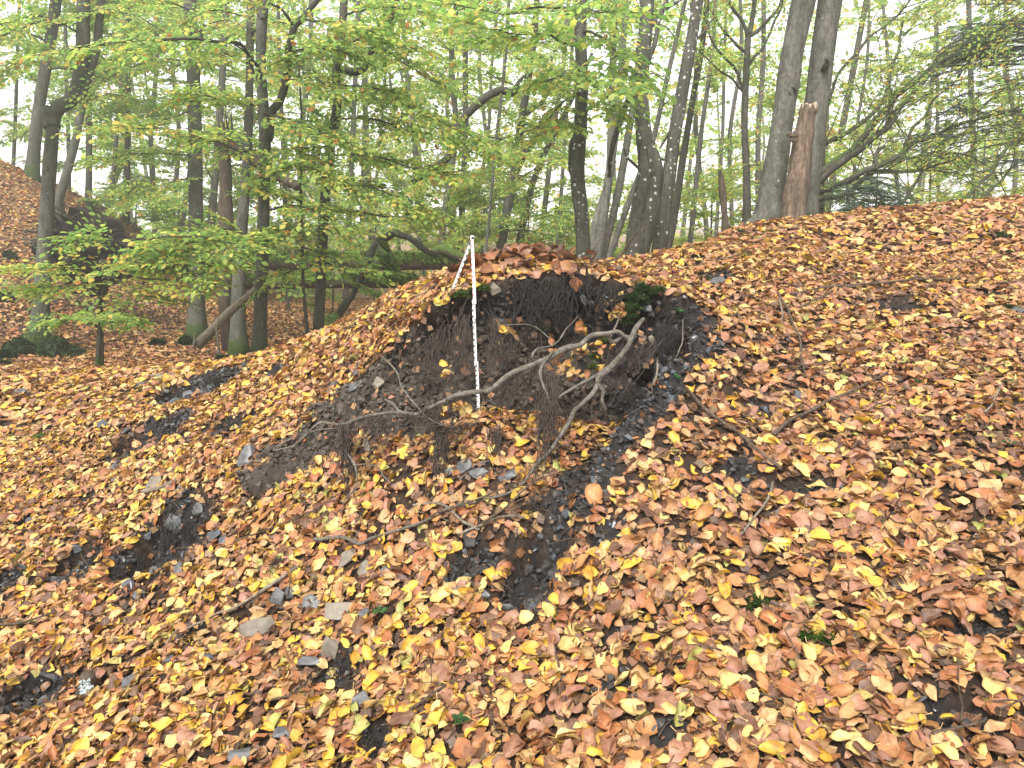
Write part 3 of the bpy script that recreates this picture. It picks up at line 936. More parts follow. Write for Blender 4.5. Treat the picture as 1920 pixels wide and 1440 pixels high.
r = np.random.default_rng(11)
lit = MB()
pn = scatter((-3.6, 3.4), (0.6, 4.3), 3050, 0.9, 4.15, r)
pn = pn[soil_keep(pn, r)]
for cx_, cy_, cr_ in CLEAR:
    pn = pn[(pn[:, 0] - cx_) ** 2 + (pn[:, 1] - cy_ + 0.3 * cr_) ** 2 > cr_ ** 2]
thin = fbm(pn[:, 0] * 3.3, pn[:, 1] * 3.3, 0, 91, 3) + 0.25 * sstep(-0.2, 0.8, pn[:, 0])
pn = pn[r.random(len(pn)) > 0.6 * sstep(0.45, 0.9, thin)]
pos, ax, nr = lay(pn, r)
colr, kk = leaf_colours(len(pn), pn[:, 0], pn[:, 1], r)
size = np.clip(r.normal(0.0445, 0.0115, len(pn)), 0.016, 0.078)
# the 300 leaves that show largest are kept apart: they become things of their own
u, v, d = project(pos)
inview = (u > 20) & (u < 1900) & (v > 20) & (v < 1425)
top = np.where(inview, (size / d) * (0.35 + 0.65 * np.abs((nr * unit(np.array([0, 0, CAMZ]) - pos)).sum(1))) + 0.004 * ((pos - pn) @ np.array([0, 0, 1.0]) / 0.022), -1)
big = np.argsort(-top)[:300]
bigset = np.zeros(len(pn), bool)
bigset[big] = True
LW = np.array([0.5 if abs(c) > 7 else 1.0 for c in CURL]); LW /= LW.sum()
which = r.choice(len(LS_HI), len(pn), p=LW)
for i, shp in enumerate(LS_HI):
    k = (which == i) & ~bigset & (d < 2.3)
    bake(lit, shp, pos[k], ax[k], nr[k], size[k], colr[k])
    k = (which == i) & ~bigset & (d >= 2.3)
    bake(lit, LS_MID[i], pos[k], ax[k], nr[k], size[k], colr[k])
# dry leaves heaped on the crown of the mound, standing on edge
hp = G(950, 500)
n = 230
pp = np.stack([hp[0] + r.normal(0.04, 0.14, n), hp[1] + r.normal(0.08, 0.09, n)], 1)
pp = np.c_[pp, gz(pp[:, 0], pp[:, 1])]
q, a_, n_ = lay(pp, r, 0.06, 0.9)
c_ = PAL[r.choice([0, 1, 2, 5], n, p=[.2, .3, .3, .2])] * r.uniform(0.5, 0.95, (n, 1))
w_ = r.integers(0, len(LS_HI), n)
s_ = r.uniform(0.055, 0.085, n)
for i, shp in enumerate(LS_HI):
    k = w_ == i
    bake(lit, shp, q[k], a_[k], n_[k], s_[k], c_[k])
n = 16000
fp = scatter((-3.2, 3.0), (0.8, 4.2), 2300, 0.9, 3.9, r, 0.06)
q, a_, n_ = lay(fp, r, 0.014, 0.5)
frag = (np.array([[-0.4, -0.5, 0], [0.45, -0.3, 0.08], [0.3, 0.5, 0], [-0.35, 0.3, 0.1]]), np.array([[0, 1, 2, 3]]), np.array([[-0.8, 0.2], [0.5, 0.3], [0.6, 0.8], [-0.4, 0.7]]))
c_ = PAL[r.choice([0, 1, 2, 5, 5, 7], len(fp))] * r.uniform(0.2, 0.85, (len(fp), 1))
soft = r.random(len(fp)) < np.where(np.maximum(gsamp(GH, fp[:, 0], fp[:, 1]), gsamp(GS, fp[:, 0], fp[:, 1])) > 0.4, 0.3, 1.0)
bake(lit, frag, q[soft], a_[soft], n_[soft], r.uniform(0.008, 0.032, soft.sum()), c_[soft])
litter = lit.build('leaf_litter', M['litter'])
tag(litter, 'thick carpet of yellow, tan and rust beech leaves over the slope', 'leaf litter', kind='stuff')

lf = MB()
for (xr, yr, de, d0, d1, sz) in [((-7, 6), (3.2, 7.6), 1150, 4.15, 7.2, 0.06), ((-15, 5), (5.5, 21), 470, 7.2, 19, 0.075)]:
    p = scatter(xr, yr, de, d0, d1, r, 0.12)
    p = p[soil_keep(p, r)]
    q, a_, n_ = lay(p, r, 0.025, 0.45)
    c_, _ = leaf_colours(len(p), p[:, 0], p[:, 1], r)
    s_ = np.clip(r.normal(sz, sz * 0.2, len(p)), sz * 0.5, sz * 1.6)
    w_ = r.integers(0, len(LS_LO), len(p))
    for i, shp in enumerate(LS_LO if d1 < 8 else LS_FAR):
        k = w_ == i
        bake(lf, shp, q[k], a_[k], n_[k], s_[k], c_[k])
tag(lf.build('distant_leaf_litter', M['litter']), 'brown beech leaves covering the valley floor and far hillside', 'leaf litter', kind='stuff')

# the largest leaves, one by one
LAND = [((1420, 1135), 'the upper moss tuft on the right'), ((1525, 1197), 'the lower moss tuft on the right'), ((855, 1375), 'the small green seedling at the bottom'),
        ((680, 1310), 'the square grey stone low in front'), ((640, 1262), 'the dark root hollow left of centre'), ((455, 1418), 'the flat stone at the bottom edge'),
        ((1795, 1375), 'the stony patch at lower right'), ((1000, 1140), 'the foot of the black earth scarp'), ((1150, 1290), 'the small bare gap below the scarp'),
        ((250, 1290), 'the lichen covered stub'), ((1300, 1420), 'the middle of the bottom right edge'), ((1870, 1180), 'the right edge of the slope'), ((1060, 1430), 'the middle of the bottom edge'),
        ((1650, 1290), 'the litter below the moss tufts'), ((1700, 1060), 'the litter above the moss tufts'), ((1880, 1420), 'the lower right corner')]
LSH = ['flat' if abs(c) < 0.8 else 'folded' if abs(c) < 1.7 else 'half rolled' if abs(c) < 3.5 else 'rolled' if abs(c) < 6.5 else 'tightly rolled' for c in CURL]
leafmesh = {}
hi_shapes = [leaf_shape(9, 7, c, b_, w, a_, 300 + i, tw, 0.12) for i, (c, b_, w, a_, tw) in enumerate(LPAR)]
from mathutils import Matrix
for i in big:
    key = (int(which[i]), int(kk[i]), int(i) % 2)
    if key not in leafmesh:
        V, Q, uv = hi_shapes[key[0]]
        mb = MB()
        st = np.array([[-0.02, -0.75, 0.03], [0.02, -0.75, 0.03], [0.014, -0.49, 0], [-0.014, -0.49, 0]])
        st[:, 2] += V[:7, 2].mean()
        V2 = np.vstack([V, st * np.array([0.6, 1, 1])])
        Q2 = np.vstack([Q, [[len(V), len(V) + 1, len(V) + 2, len(V) + 3]]])
        mb.add(V2, Q2, col=PAL[key[1]] * (0.9 if key[2] else 1.08), uv=np.vstack([uv, np.zeros((4, 2))]))
        o = mb.build('fallen_leaf', M['litter'], link=False)
        leafmesh[key] = o.data
    me = leafmesh[key]
    o = bpy.data.objects.new('fallen_leaf', me)
    COL.objects.link(o)
    A_, N_ = ax[i], nr[i]
    N_ = unit(N_ - A_ * np.dot(A_, N_))
    S_ = np.cross(A_, N_)
    s = float(size[i])
    pz = pos[i] + nr[i] * 0.004
    o.matrix_world = Matrix(((S_[0] * s, A_[0] * s, N_[0] * s, pz[0]), (S_[1] * s, A_[1] * s, N_[1] * s, pz[1]), (S_[2] * s, A_[2] * s, N_[2] * s, pz[2]), (0, 0, 0, 1)))
    nl = min(LAND, key=lambda L: (L[0][0] - u[i]) ** 2 + (L[0][1] - v[i]) ** 2)
    dx_, dy_ = u[i] - nl[0][0], v[i] - nl[0][1]
    rel = 'right at' if dx_ * dx_ + dy_ * dy_ < 45 ** 2 else ('right of' if dx_ > 0 else 'left of') if abs(dx_) > 1.3 * abs(dy_) else ('below' if dy_ > 0 else 'above')
    big_ = 'large' if size[i] > 0.06 else 'middling' if size[i] > 0.049 else 'small'
    tag(o, f'{big_} {PALN[kk[i]]} {LSH[which[i]]} leaf lying {rel} {nl[1]}', 'leaf', 'largest fallen beech leaves in the foreground')

# ------------------------------------------------------------------ stones
def rock_mesh(mb, c, size, r, nrm=(0, 0, 1), yaw=0.0, npts=13, sub=True):
    """an angular broken stone: hull of scattered points with its edges worn"""
    bm = bmesh.new()
    for _ in range(npts):
        q = r.normal(0, 1, 3)
        q = q / (np.abs(q) ** 4).sum() ** 0.25 * r.uniform(0.85, 1.0)
        bm.verts.new(q * 0.5)
    res = bmesh.ops.convex_hull(bm, input=bm.verts)
    junk = [e for e in res['geom_interior'] + res['geom_unused'] if isinstance(e, bmesh.types.BMVert)]
    bmesh.ops.delete(bm, geom=list(set(junk)), context='VERTS')
    if sub:
        bmesh.ops.dissolve_limit(bm, angle_limit=0.3, verts=bm.verts, edges=bm.edges)
        bmesh.ops.bevel(bm, geom=bm.edges[:] + bm.verts[:], offset=0.035, segments=1, affect='EDGES')
    bmesh.ops.triangulate(bm, faces=bm.faces)
    bm.verts.index_update()
    V = np.array([v.co[:] for v in bm.verts])
    T = np.array([[v.index for v in f.verts] for f in bm.faces])
    bm.free()
    z = unit(np.asarray(nrm, float))
    x = unit(np.cross(np.array([math.sin(yaw), math.cos(yaw), 0.01]), z))
    y = np.cross(z, x)
    V = V * np.asarray(size)
    W = np.asarray(c) + V[:, :1] * x + V[:, 1:2] * y + V[:, 2:] * z
    mb.add(W, T=T)


r = np.random.default_rng(21)
for (px, py, w, h, m_, steep, lab) in STONES:
    p = G(px, py + h * 0.3)
    d = project(p)[2]
    k = d / F
    nn = unit(gnormal(p[0], p[1]) * (1 - steep * 0.75) + np.array([r.normal(0, 0.15), -steep, 0.1]))
    face = abs(np.dot(nn, unit(np.array([0, 0, CAMZ]) - p)))
    sy = h * k / max(face, 0.35)
    sz = max(0.35 * min(w, h) * k, 0.012)
    mb = MB()
    rock_mesh(mb, p + nn * sz * 0.25 + np.array([0, 0, 0.012]), (w * k * 1.08, min(sy * 1.05, w * k * 1.7), sz * 1.2), r, nn, r.uniform(-0.3, 0.3))
    tag(mb.build('stone', M[m_], loc=p, smooth=False), lab, 'stone', 'loose stones on the slope')

# crumbs of soil and stone chips in the bare faces
def crumbs(name, label, pts, mat, s0, s1, flat=0.7):
    mb = MB()
    tmpl = []
    for k in range(10):
        t = MB()
        rock_mesh(t, (0, 0, 0), (1, 1, flat), r, npts=10, sub=False)
        tmpl.append((t.V[0], t.T[0]))
    for p in pts:
        V, T = tmpl[r.integers(0, 10)]
        a = r.uniform(0, 6.28, 3)
        ca, sa = np.cos(a), np.sin(a)
        Rm = np.array([[ca[0], -sa[0], 0], [sa[0], ca[0], 0], [0, 0, 1]]) @ np.array([[1, 0, 0], [0, ca[1] , -sa[1]], [0, sa[1], ca[1]]])
        s = s0 + (s1 - s0) * r.random() ** 2.2
        mb.add((V @ Rm.T) * s + p, T=T)
    o = mb.build(name, mat, smooth=False)
    return tag(o, label, 'soil', kind='stuff')


ii = np.argwhere((GS > 0.5) & (GH < 0.55) & (GM > 0.02) & (GM < 1))
sel = ii[r.choice(len(ii), 4200)]
pts = np.stack([VX[sel[:, 0], sel[:, 1]], VY[sel[:, 0], sel[:, 1]], VZ[sel[:, 0], sel[:, 1]]], 1) + r.normal(0, 0.006, (len(sel), 3))
crumbs('soil_crumbs', 'grey brown clods and stone chips of the pit wall and spur', pts, M['clod'], 0.006, 0.04)
ii = np.argwhere(GH > 0.5)
wgt = (np.abs(gx[ii[:, 0]]) < 2.2) * (gy[ii[:, 1]] < 5)
ii = ii[wgt > 0]
gsl = np.hypot(np.gradient(VZ, axis=0), np.gradient(VZ, axis=1))[ii[:, 0], ii[:, 1]] + 0.004
gsl = np.minimum(gsl, 0.1) / np.minimum(gsl, 0.1).sum()
sel = ii[r.choice(len(ii), 6500, p=gsl)]
pts = np.stack([VX[sel[:, 0], sel[:, 1]], VY[sel[:, 0], sel[:, 1]], VZ[sel[:, 0], sel[:, 1]]], 1) + r.normal(0, 0.006, (len(sel), 3))
crumbs('humus_crumbs', 'black crumbs of humus in the bare hollows', pts, M['black_clod'], 0.007, 0.03)
sel = ii[r.choice(len(ii), 1000, p=gsl)]
pts = np.stack([VX[sel[:, 0], sel[:, 1]], VY[sel[:, 0], sel[:, 1]], VZ[sel[:, 0], sel[:, 1]]], 1) + r.normal(0, 0.004, (len(sel), 3))
crumbs('slate_chips', 'small grey slate chips strewn in the bare hollows', pts, M['wet_slate'], 0.012, 0.042, 0.4)

pts, pts2 = [], []
for c, ru, rv, h, a in SC[:12]:
    for q in range(int(700 * ru * rv / 0.05 * 0.4) + 6):
        x_, y_ = c[0] + r.uniform(-ru, ru), c[1] + r.uniform(-0.3, 1.0) * rv
        if gsamp(GH, x_, y_) > 0.4:
            (pts if r.random() < 0.6 else pts2).append(np.array([x_, y_, float(gz(x_, y_)) + 0.004 - 0.03 * 0]))
crumbs('hollow_clods', 'lumpy black clods heaped in the dark hollows', pts, M['black_clod'], 0.018, 0.06)
crumbs('hollow_slates', 'angular dark slate pieces heaped in the dark hollows', pts2, M['slate'], 0.014, 0.05, 0.4)

# ------------------------------------------------------------------ folding rule
def box_between(mb, a, b, wv, tv):
    a, b = np.asarray(a), np.asarray(b)
    V = np.array([e + sx * wv + sy * tv for e in (a, b) for sx, sy in ((-1, -1), (1, -1), (1, 1), (-1, 1))])
    Q = [[0, 1, 2, 3], [7, 6, 5, 4], [0, 4, 5, 1], [1, 5, 6, 2], [2, 6, 7, 3], [3, 7, 4, 0]]
    mb.add(V, Q)


RD = 2.55
foot = G(897, 774) + np.array([0, -0.004, -0.01])
rule = thing('folding_ruler', 'white folding ruler with red and black numbers standing in the pit', 'ruler', foot)
js = [foot, P(893, 682, 2.68), P(889, 566, 2.7), P(884, 446, 2.74)]
legf = P(842, 562, 2.7)
gl = G(841, 566)
legf = gl + np.array([0, 0, 0.004])
view = unit(P(884, 600, 2.7) - np.array([0, 0, CAMZ]))
FW, FT = 0.0053, 0.0016


def seg_frame(a, b):
    ax_ = unit(b - a)
    wv = unit(np.cross(ax_, view))
    tv = np.cross(wv, ax_)
    return ax_, wv, tv


# digits drawn with strokes, read along the lath
DIG = {'0': 'abcdef', '1': 'bc', '2': 'abged', '3': 'abgcd', '4': 'fgbc', '5': 'afgcd', '6': 'afgedc', '7': 'abc', '8': 'abcdefg', '9': 'abcdfg'}
SEGM = {'a': ((0, 2), (1, 2)), 'b': ((1, 2), (1, 1)), 'c': ((1, 1), (1, 0)), 'd': ((0, 0), (1, 0)), 'e': ((0, 1), (0, 0)), 'f': ((0, 2), (0, 1)), 'g': ((0, 1), (1, 1))}
cm0 = 60
lath = [(js[0], js[1], 'ruler_black', 0, -0.0012), (js[1], js[2], 'ruler_black', 20, 0.0012), (js[2], js[3], 'ruler_red', 40, -0.0012), (js[3], legf, 'ruler_black', 60, 0.0024)]
for (a, b, mk, c0_, sh_) in lath:
    ax_, wv, tv = seg_frame(a, b)
    Ln = np.linalg.norm(b - a)
    o_ = wv * sh_ * 1.6 + tv * sh_
    a2, b2 = a - ax_ * 0.008 + o_, b + ax_ * (0.008 if mk != 'ruler_black' or c0_ else 0.008) + o_
    mb = MB()
    box_between(mb, a2, b2, wv * FW, tv * FT)
    lo = mb.build('lath', M['ruler_white'], rule, smooth=False)
    for face in (1, -1):
        mk_ = MB()
        off_ = tv * (FT + 0.0003) * (-face)
        for c in range(1, 21):
            q = a2 + ax_ * (0.008 + Ln * c / 21.0) + off_
            ln = 0.35 if c % 5 else 0.7
            e = q - wv * FW * 0.98 * face
            f_ = q - wv * FW * (0.98 - ln) * face
            box_between(mk_, e, f_, ax_ * 0.0008, tv * 0.0002)
            if c % 2 == 0:
                txt = str(c0_ + c)
                for t_, chh in enumerate(txt):
                    for sgm in DIG[chh]:
                        (x0, y0), (x1, y1) = SEGM[sgm]
                        f0 = lambda X, Y: q + wv * face * (FW * 0.15 + Y * 0.0022) + ax_ * (t_ * 0.0052 - 0.004 + X * 0.0034)
                        A0, B0 = f0(x0, y0), f0(x1, y1)
                        dirn = unit(B0 - A0)
                        box_between(mk_, A0, B0, np.cross(dirn, tv) * 0.0007, tv * 0.0002)
        mk_.build('scale_print', M[mk], lo, smooth=False)
    for jj in (a,):
        mb = MB()
        tube(mb, [a + o_ - tv * 0.003, a + o_ + tv * 0.003], [0.0045, 0.0045], 10)
        mb.build('hinge', M['ruler_metal'], rule, smooth=False)
ax_, wv, tv = seg_frame(js[3], legf)
mb = MB()
box_between(mb, js[3] - ax_ * 0.006 + wv * 0.004 - tv * 0.003, js[3] + ax_ * 0.026 + wv * 0.004 - tv * 0.003, wv * 0.0045, tv * 0.0022)
mb.build('end_cap', M['ruler_black'], rule, smooth=False)


# ------------------------------------------------------------------ roots
def wobble(path, amp, seed, freq=9.0):
    path = np.asarray(path)
    n = np.stack([fbm(path[:, 0] * freq, path[:, 1] * freq, path[:, 2] * freq, seed + k, 2) for k in range(3)], 1)
    return path + n * amp


def pxpath(pts, n=28, amp=0.0, seed=0):
    w = np.array([P(q[0], q[1], min(q[2], gdepth(q[0], q[1]) - 0.014)) for q in pts])
    s = spline(w, n)
    return wobble(s, amp, seed) if amp else s


def root(label, pts, r0, r1, name='exposed_root', mat='root', n=34, sides=8, twigs=0, seed=1, cat='root', group='exposed roots across the pit', amp=0.006):
    s = pxpath(pts, n, amp, seed)
    t = np.linspace(0, 1, n)
    rad = (r0 + (r1 - r0) * t) * 0.88
    rad = rad * (1 + 0.22 * vnoise(t * 9, seed, 0, seed))
    o = thing(name, label, cat, s[0], group) if twigs else None
    mb = MB()
    tube(mb, s, rad, sides, 0.18, 30, seed)
    ob = mb.build('root_stem' if twigs else name, M[mat], o, loc=s[0])
    if twigs:
        rr = np.random.default_rng(seed)
        for q in range(twigs):
            k = rr.integers(4, n - 2)
            L = rr.uniform(0.03, 0.12)
            dv = unit(rr.normal(0, 1, 3) + np.array([0, -0.2, -0.9]))
            pth = [s[k]]
            for _ in range(6):
                dv = unit(dv + rr.normal(0, 0.35, 3) + np.array([0, 0, -0.12]))
                pth.append(pth[-1] + dv * L / 6)
            tb = MB()
            tube(tb, spline(pth, 12), np.linspace(0.0016, 0.0005, 12), 4)
            tb.build('rootlet', M['fine_root'], o)
        return o
    return tag(ob, label, cat, group)


root('long sinuous grey root arching right to left in front of the ruler', [(1180, 640, 2.62), (1160, 625, 2.6), (1140, 628, 2.58), (1107, 633, 2.56), (1087, 647, 2.54), (1060, 652, 2.53), (1035, 668, 2.52), (1010, 678, 2.51), (983, 687, 2.5), (957, 697, 2.48), (937, 713, 2.46), (917, 733, 2.45), (887, 738, 2.44), (853, 743, 2.45), (830, 755, 2.47), (803, 767, 2.5), (780, 777, 2.53), (750, 775, 2.57), (707, 778, 2.62), (673, 783, 2.68), (640, 793, 2.72), (608, 790, 2.76), (582, 806, 2.78), (560, 828, 2.78), (548, 838, 2.8), (512, 843, 2.9)], 0.0125, 0.005, n=110, twigs=34, seed=3, amp=0.009)
root('thick grey root leaving the right wall and dropping to the pit floor', [(1206, 600, 2.72), (1195, 612, 2.66), (1180, 643, 2.58), (1150, 680, 2.52), (1128, 700, 2.5), (1120, 715, 2.49), (1108, 738, 2.47), (1085, 758, 2.45), (1070, 772, 2.43), (1063, 798, 2.41), (1040, 833, 2.39), (1007, 870, 2.36), (985, 900, 2.33), (960, 918, 2.31), (920, 930, 2.3), (862, 950, 2.32)], 0.0115, 0.005, n=90, twigs=26, seed=5, amp=0.009)
root('short hooked root dangling beside the burrow in the right wall', [(1170, 672, 2.58), (1140, 692, 2.52), (1124, 708, 2.49), (1123, 718, 2.48), (1132, 732, 2.48), (1130, 750, 2.48), (1137, 772, 2.5)], 0.0105, 0.006, n=40, twigs=8, seed=7)
root('curved root loop joining the two big roots near the right wall', [(1140, 628, 2.6), (1150, 640, 2.6), (1168, 630, 2.62), (1185, 632, 2.62), (1192, 620, 2.66)], 0.009, 0.008, n=26, seed=8)
root('slim root running down left from the thick root to a tuft', [(1122, 698, 2.5), (1080, 724, 2.48), (1040, 753, 2.46), (1027, 784, 2.45), (1018, 802, 2.45)], 0.0065, 0.004, n=34, twigs=6, seed=9)
root('crooked thin root falling from the bend of the long root', [(1036, 658, 2.52), (1020, 684, 2.49), (1017, 711, 2.47), (1023, 735, 2.46), (1031, 758, 2.45), (1043, 775, 2.45)], 0.0062, 0.004, n=34, twigs=6, seed=11)
root('thin root looping across the upper pit wall', [(998, 672, 2.55), (1008, 652, 2.58), (1040, 644, 2.6), (1062, 615, 2.66), (1085, 592, 2.74)], 0.004, 0.002, n=30, seed=13)
root('fine root arc high on the pit wall right of the ruler', [(935, 610, 2.66), (975, 607, 2.64), (1005, 612, 2.64), (1030, 632, 2.62), (1042, 642, 2.6)], 0.0028, 0.0018, n=30, seed=14)
root('pale reddish twig root slanting over the earth spur', [(718, 668, 2.9), (743, 694, 2.78), (750, 722, 2.66), (772, 750, 2.58), (792, 774, 2.52), (815, 792, 2.47), (850, 802, 2.45)], 0.0042, 0.0018, n=40, twigs=6, seed=15)
root('bent pale root hanging from the spur into the pit', [(640, 795, 2.7), (643, 835, 2.66), (650, 852, 2.63), (662, 872, 2.6), (668, 895, 2.57), (668, 915, 2.55), (650, 932, 2.56), (643, 945, 2.55)], 0.0052, 0.003, n=44, twigs=6, seed=17)
root('branch root lying right from the bent pale root', [(662, 872, 2.6), (690, 870, 2.56), (712, 878, 2.53), (722, 893, 2.5), (735, 905, 2.48)], 0.004, 0.002, n=24, seed=18)
root('thick root stub forking off above the long root by the spur', [(722, 749, 2.68), (738, 757, 2.62), (748, 770, 2.58), (765, 777, 2.55)], 0.006, 0.005, n=20, seed=19)
root('brown root along the foot of the spur rim', [(510, 842, 2.95), (535, 828, 2.97), (575, 812, 2.95), (640, 800, 2.8)], 0.004, 0.003, n=26, seed=20)
root('thin root stretched low over the pit floor leaves', [(862, 900, 2.4), (890, 872, 2.44), (925, 860, 2.46), (955, 828, 2.5), (985, 820, 2.5)], 0.0042, 0.003, n=30, seed=23)
root('pale root hanging from the moss corner of the pit', [(1163, 592, 2.86), (1155, 615, 2.76), (1143, 632, 2.66)], 0.0045, 0.0035, n=16, seed=24)
root('reddish thin root arching over the bare right rim', [(1282, 600, 2.78), (1281, 640, 2.72), (1270, 665, 2.66), (1266, 690, 2.6)], 0.003, 0.0025, n=20, seed=26)


def bundle(label, top_pts, bot_pts, n, rad, mat, seed, name='hanging_root_tuft', group='tufts of hanging roots in the pit', segs=10, wob=0.02, spread=0.007):
    rr = np.random.default_rng(seed)
    A, B = [np.array([P(q[0], q[1], min(q[2], gdepth(q[0], q[1]) - 0.012)) for q in e_]) for e_ in (top_pts, bot_pts)]
    mb = MB()
    for k in range(n):
        t, s = rr.random(), rr.random()
        a = A[0] * (1 - t) + A[-1] * t + rr.normal(0, spread, 3)
        b = B[0] * (1 - s) + B[-1] * s + rr.normal(0, spread * 1.3, 3)
        f = rr.uniform(0.3, 1.0)
        a = a + (b - a) * rr.uniform(0, 0.3) * (rr.random() < 0.5)
        tt = np.linspace(0, 1, segs)[:, None] * f
        pth = a * (1 - tt) + b * tt
        w = np.cumsum(rr.normal(0, wob / 2.6, (segs, 3)), 0)
        w -= w[0]
        w *= np.linspace(0, 1, segs)[:, None] ** 0.5
        tube(mb, pth + w, np.linspace(rad, rad * 0.45, segs) * rr.uniform(0.8, 2.0), 3, cap=False)
    return tag(mb.build(name, M[mat], loc=A[0]), label, 'roots', group)


bundle('thick brown root beard hanging left under the spur', [(636, 796, 2.7), (655, 796, 2.69)], [(630, 925, 2.57), (668, 930, 2.55)], 60, 0.0013, 'fine_root', 31)
bundle('root curtain between spur and beard', [(672, 785, 2.66), (735, 780, 2.6)], [(672, 850, 2.63), (720, 850, 2.56)], 60, 0.0011, 'fine_root', 32)
bundle('dense dark root beard dropping to the pit floor behind the thick root', [(1012, 700, 2.5), (1050, 700, 2.5)], [(1005, 915, 2.34), (1035, 935, 2.31)], 80, 0.0011, 'fine_root', 33)
bundle('narrow root tuft left of the pit floor slabs', [(815, 800, 2.5), (835, 795, 2.5)], [(805, 925, 2.38), (828, 930, 2.37)], 50, 0.0013, 'fine_root', 34)
bundle('root tuft over the pit floor slabs', [(915, 800, 2.48), (940, 805, 2.48)], [(915, 915, 2.36), (945, 915, 2.34)], 34, 0.0012, 'fine_root', 35)
bundle('broad brown root veil right of the ruler on the pit wall', [(918, 600, 2.68), (952, 600, 2.7)], [(922, 700, 2.55), (960, 700, 2.55)], 90, 0.0011, 'fine_root', 36)
bundle('root veil left of the ruler on the pit wall', [(845, 610, 2.66), (885, 590, 2.68)], [(850, 735, 2.53), (880, 740, 2.52)], 70, 0.001, 'fine_root', 37)
bundle('ragged root fringe under the long root left of the ruler', [(760, 778, 2.55), (860, 745, 2.45)], [(762, 820, 2.53), (860, 800, 2.45)], 80, 0.001, 'fine_root', 38)
bundle('ragged root fringe under the long root right of the ruler', [(905, 740, 2.45), (1010, 682, 2.5)], [(910, 800, 2.46), (1015, 760, 2.48)], 60, 0.001, 'fine_root', 39)
bundle('black root fringe under the lip at the back of the pit', [(955, 524, 2.98), (1080, 521, 3.02)], [(955, 610, 2.74), (1085, 610, 2.78)], 150, 0.0013, 'black_root', 40)
bundle('black root fringe under the right end of the lip', [(1080, 522, 3.0), (1175, 548, 2.9)], [(1085, 590, 2.84), (1165, 620, 2.76)], 70, 0.0012, 'black_root', 41)
bundle('brown root curtain beside the burrow', [(1140, 640, 2.62), (1245, 640, 2.72)], [(1130, 770, 2.5), (1180, 690, 2.6)], 70, 0.001, 'fine_root', 42)
bundle('roots dangling from the black right wall', [(1230, 600, 2.84), (1285, 620, 2.8)], [(1215, 690, 2.66), (1262, 670, 2.68)], 70, 0.0011, 'black_root', 43)
bundle('root tangle low in the pit below the ruler', [(800, 800, 2.48), (900, 790, 2.48)], [(790, 850, 2.46), (890, 830, 2.45)], 46, 0.001, 'fine_root', 44, wob=0.02)
bundle('roots at the back of the spur beside the lip', [(770, 660, 2.86), (845, 600, 2.78)], [(770, 760, 2.66), (845, 700, 2.6)], 70, 0.0009, 'fine_root', 45)
bundle('matted roots reaching from the pit floor to the black scarp', [(1000, 930, 2.31), (1010, 930, 2.3)], [(972, 985, 2.2), (985, 985, 2.2)], 40, 0.0012, 'fine_root', 46)
bundle('root shreds hanging in the black scarp below the pit', [(950, 1000, 2.13), (990, 990, 2.1)], [(948, 1090, 2.02), (975, 1100, 1.98)], 14, 0.0008, 'black_root', 47)
for k, (x0, y0, x1, y1, n_) in enumerate([(285, 945, 275, 1000, 40), (318, 985, 302, 1095, 60), (345, 985, 352, 1045, 60), (222, 1050, 222, 1100, 40), (268, 1040, 258, 1110, 44), (172, 1045, 168, 1085, 36), (395, 705, 400, 745, 60), (440, 710, 445, 745, 40), (300, 800, 305, 838, 60), (325, 805, 330, 840, 40), (20, 1095, 15, 1120, 30), (518, 690, 515, 712, 30), (640, 1250, 630, 1290, 40), (700, 1380, 690, 1430, 40), (530, 1045, 480, 1085, 40), (880, 1050, 850, 1085, 40), (432, 790, 425, 815, 30)]):
    a, b = G(x0, y0), G(x1, y1)
    da, db = project(a)[2], project(b)[2]
    bundle(f'black matted roots in the ' + ['back of the black root scarp', 'middle of the black root scarp', 'right end of the black root scarp', 'left end of the black root scarp', 'foot of the black root scarp', 'small left scarp', 'middle of the upper dark hollow', 'right end of the upper dark hollow', 'middle of the lower dark hollow', 'right end of the lower dark hollow', 'hollow at the left edge', 'tiny hollow by the tree foot', 'dark hollow under the brown stone fin', 'tuft at the bottom edge', 'wispy tuft below the crooked grey stick', 'tuft left of the big black scarp', 'narrow dark streak beside the middle hollow'][k],
           [(x0 - 10, y0, da - 0.03), (x0 + 10, y0, da - 0.03)], [(x1 - 12, y1, db - 0.03), (x1 + 12, y1, db - 0.03)], n_ // 2, 0.001, 'black_root', 60 + k, 'root_tuft', 'matted roots in the bare hollows', wob=0.01, spread=0.008)


ii = np.argwhere((GS > 0.5) & (GM > 0.01) & (GM < 0.8))
mf = MB()
rf = np.random.default_rng(5)
for (i, j) in ii[rf.choice(len(ii), 1300)]:
    a = np.array([VX[i, j], VY[i, j], VZ[i, j]])
    nv = np.array([GNX[i, j], GNY[i, j], 0.15])
    L = rf.uniform(0.03, 0.16) * (1.3 if GM[i, j] < 0.3 else 0.8)
    dv = unit(nv * rf.uniform(0.2, 1.2) + rf.normal(0, 0.5, 3))
    pth = [a - nv * 0.01]
    for _ in range(7):
        dv = unit(dv * 0.8 + rf.normal(0, 0.33, 3) + np.array([0, 0, -0.42]) + nv * 0.05)
        pth.append(pth[-1] + dv * L / 7)
    tube(mf, np.array(pth), np.linspace(0.0017, 0.0006, 8) * rf.uniform(0.6, 1.5), 3, cap=False)
tag(mf.build('fine_wall_roots', M['fine_root']), 'fine root hairs hanging all over the pit wall', 'roots', kind='stuff')


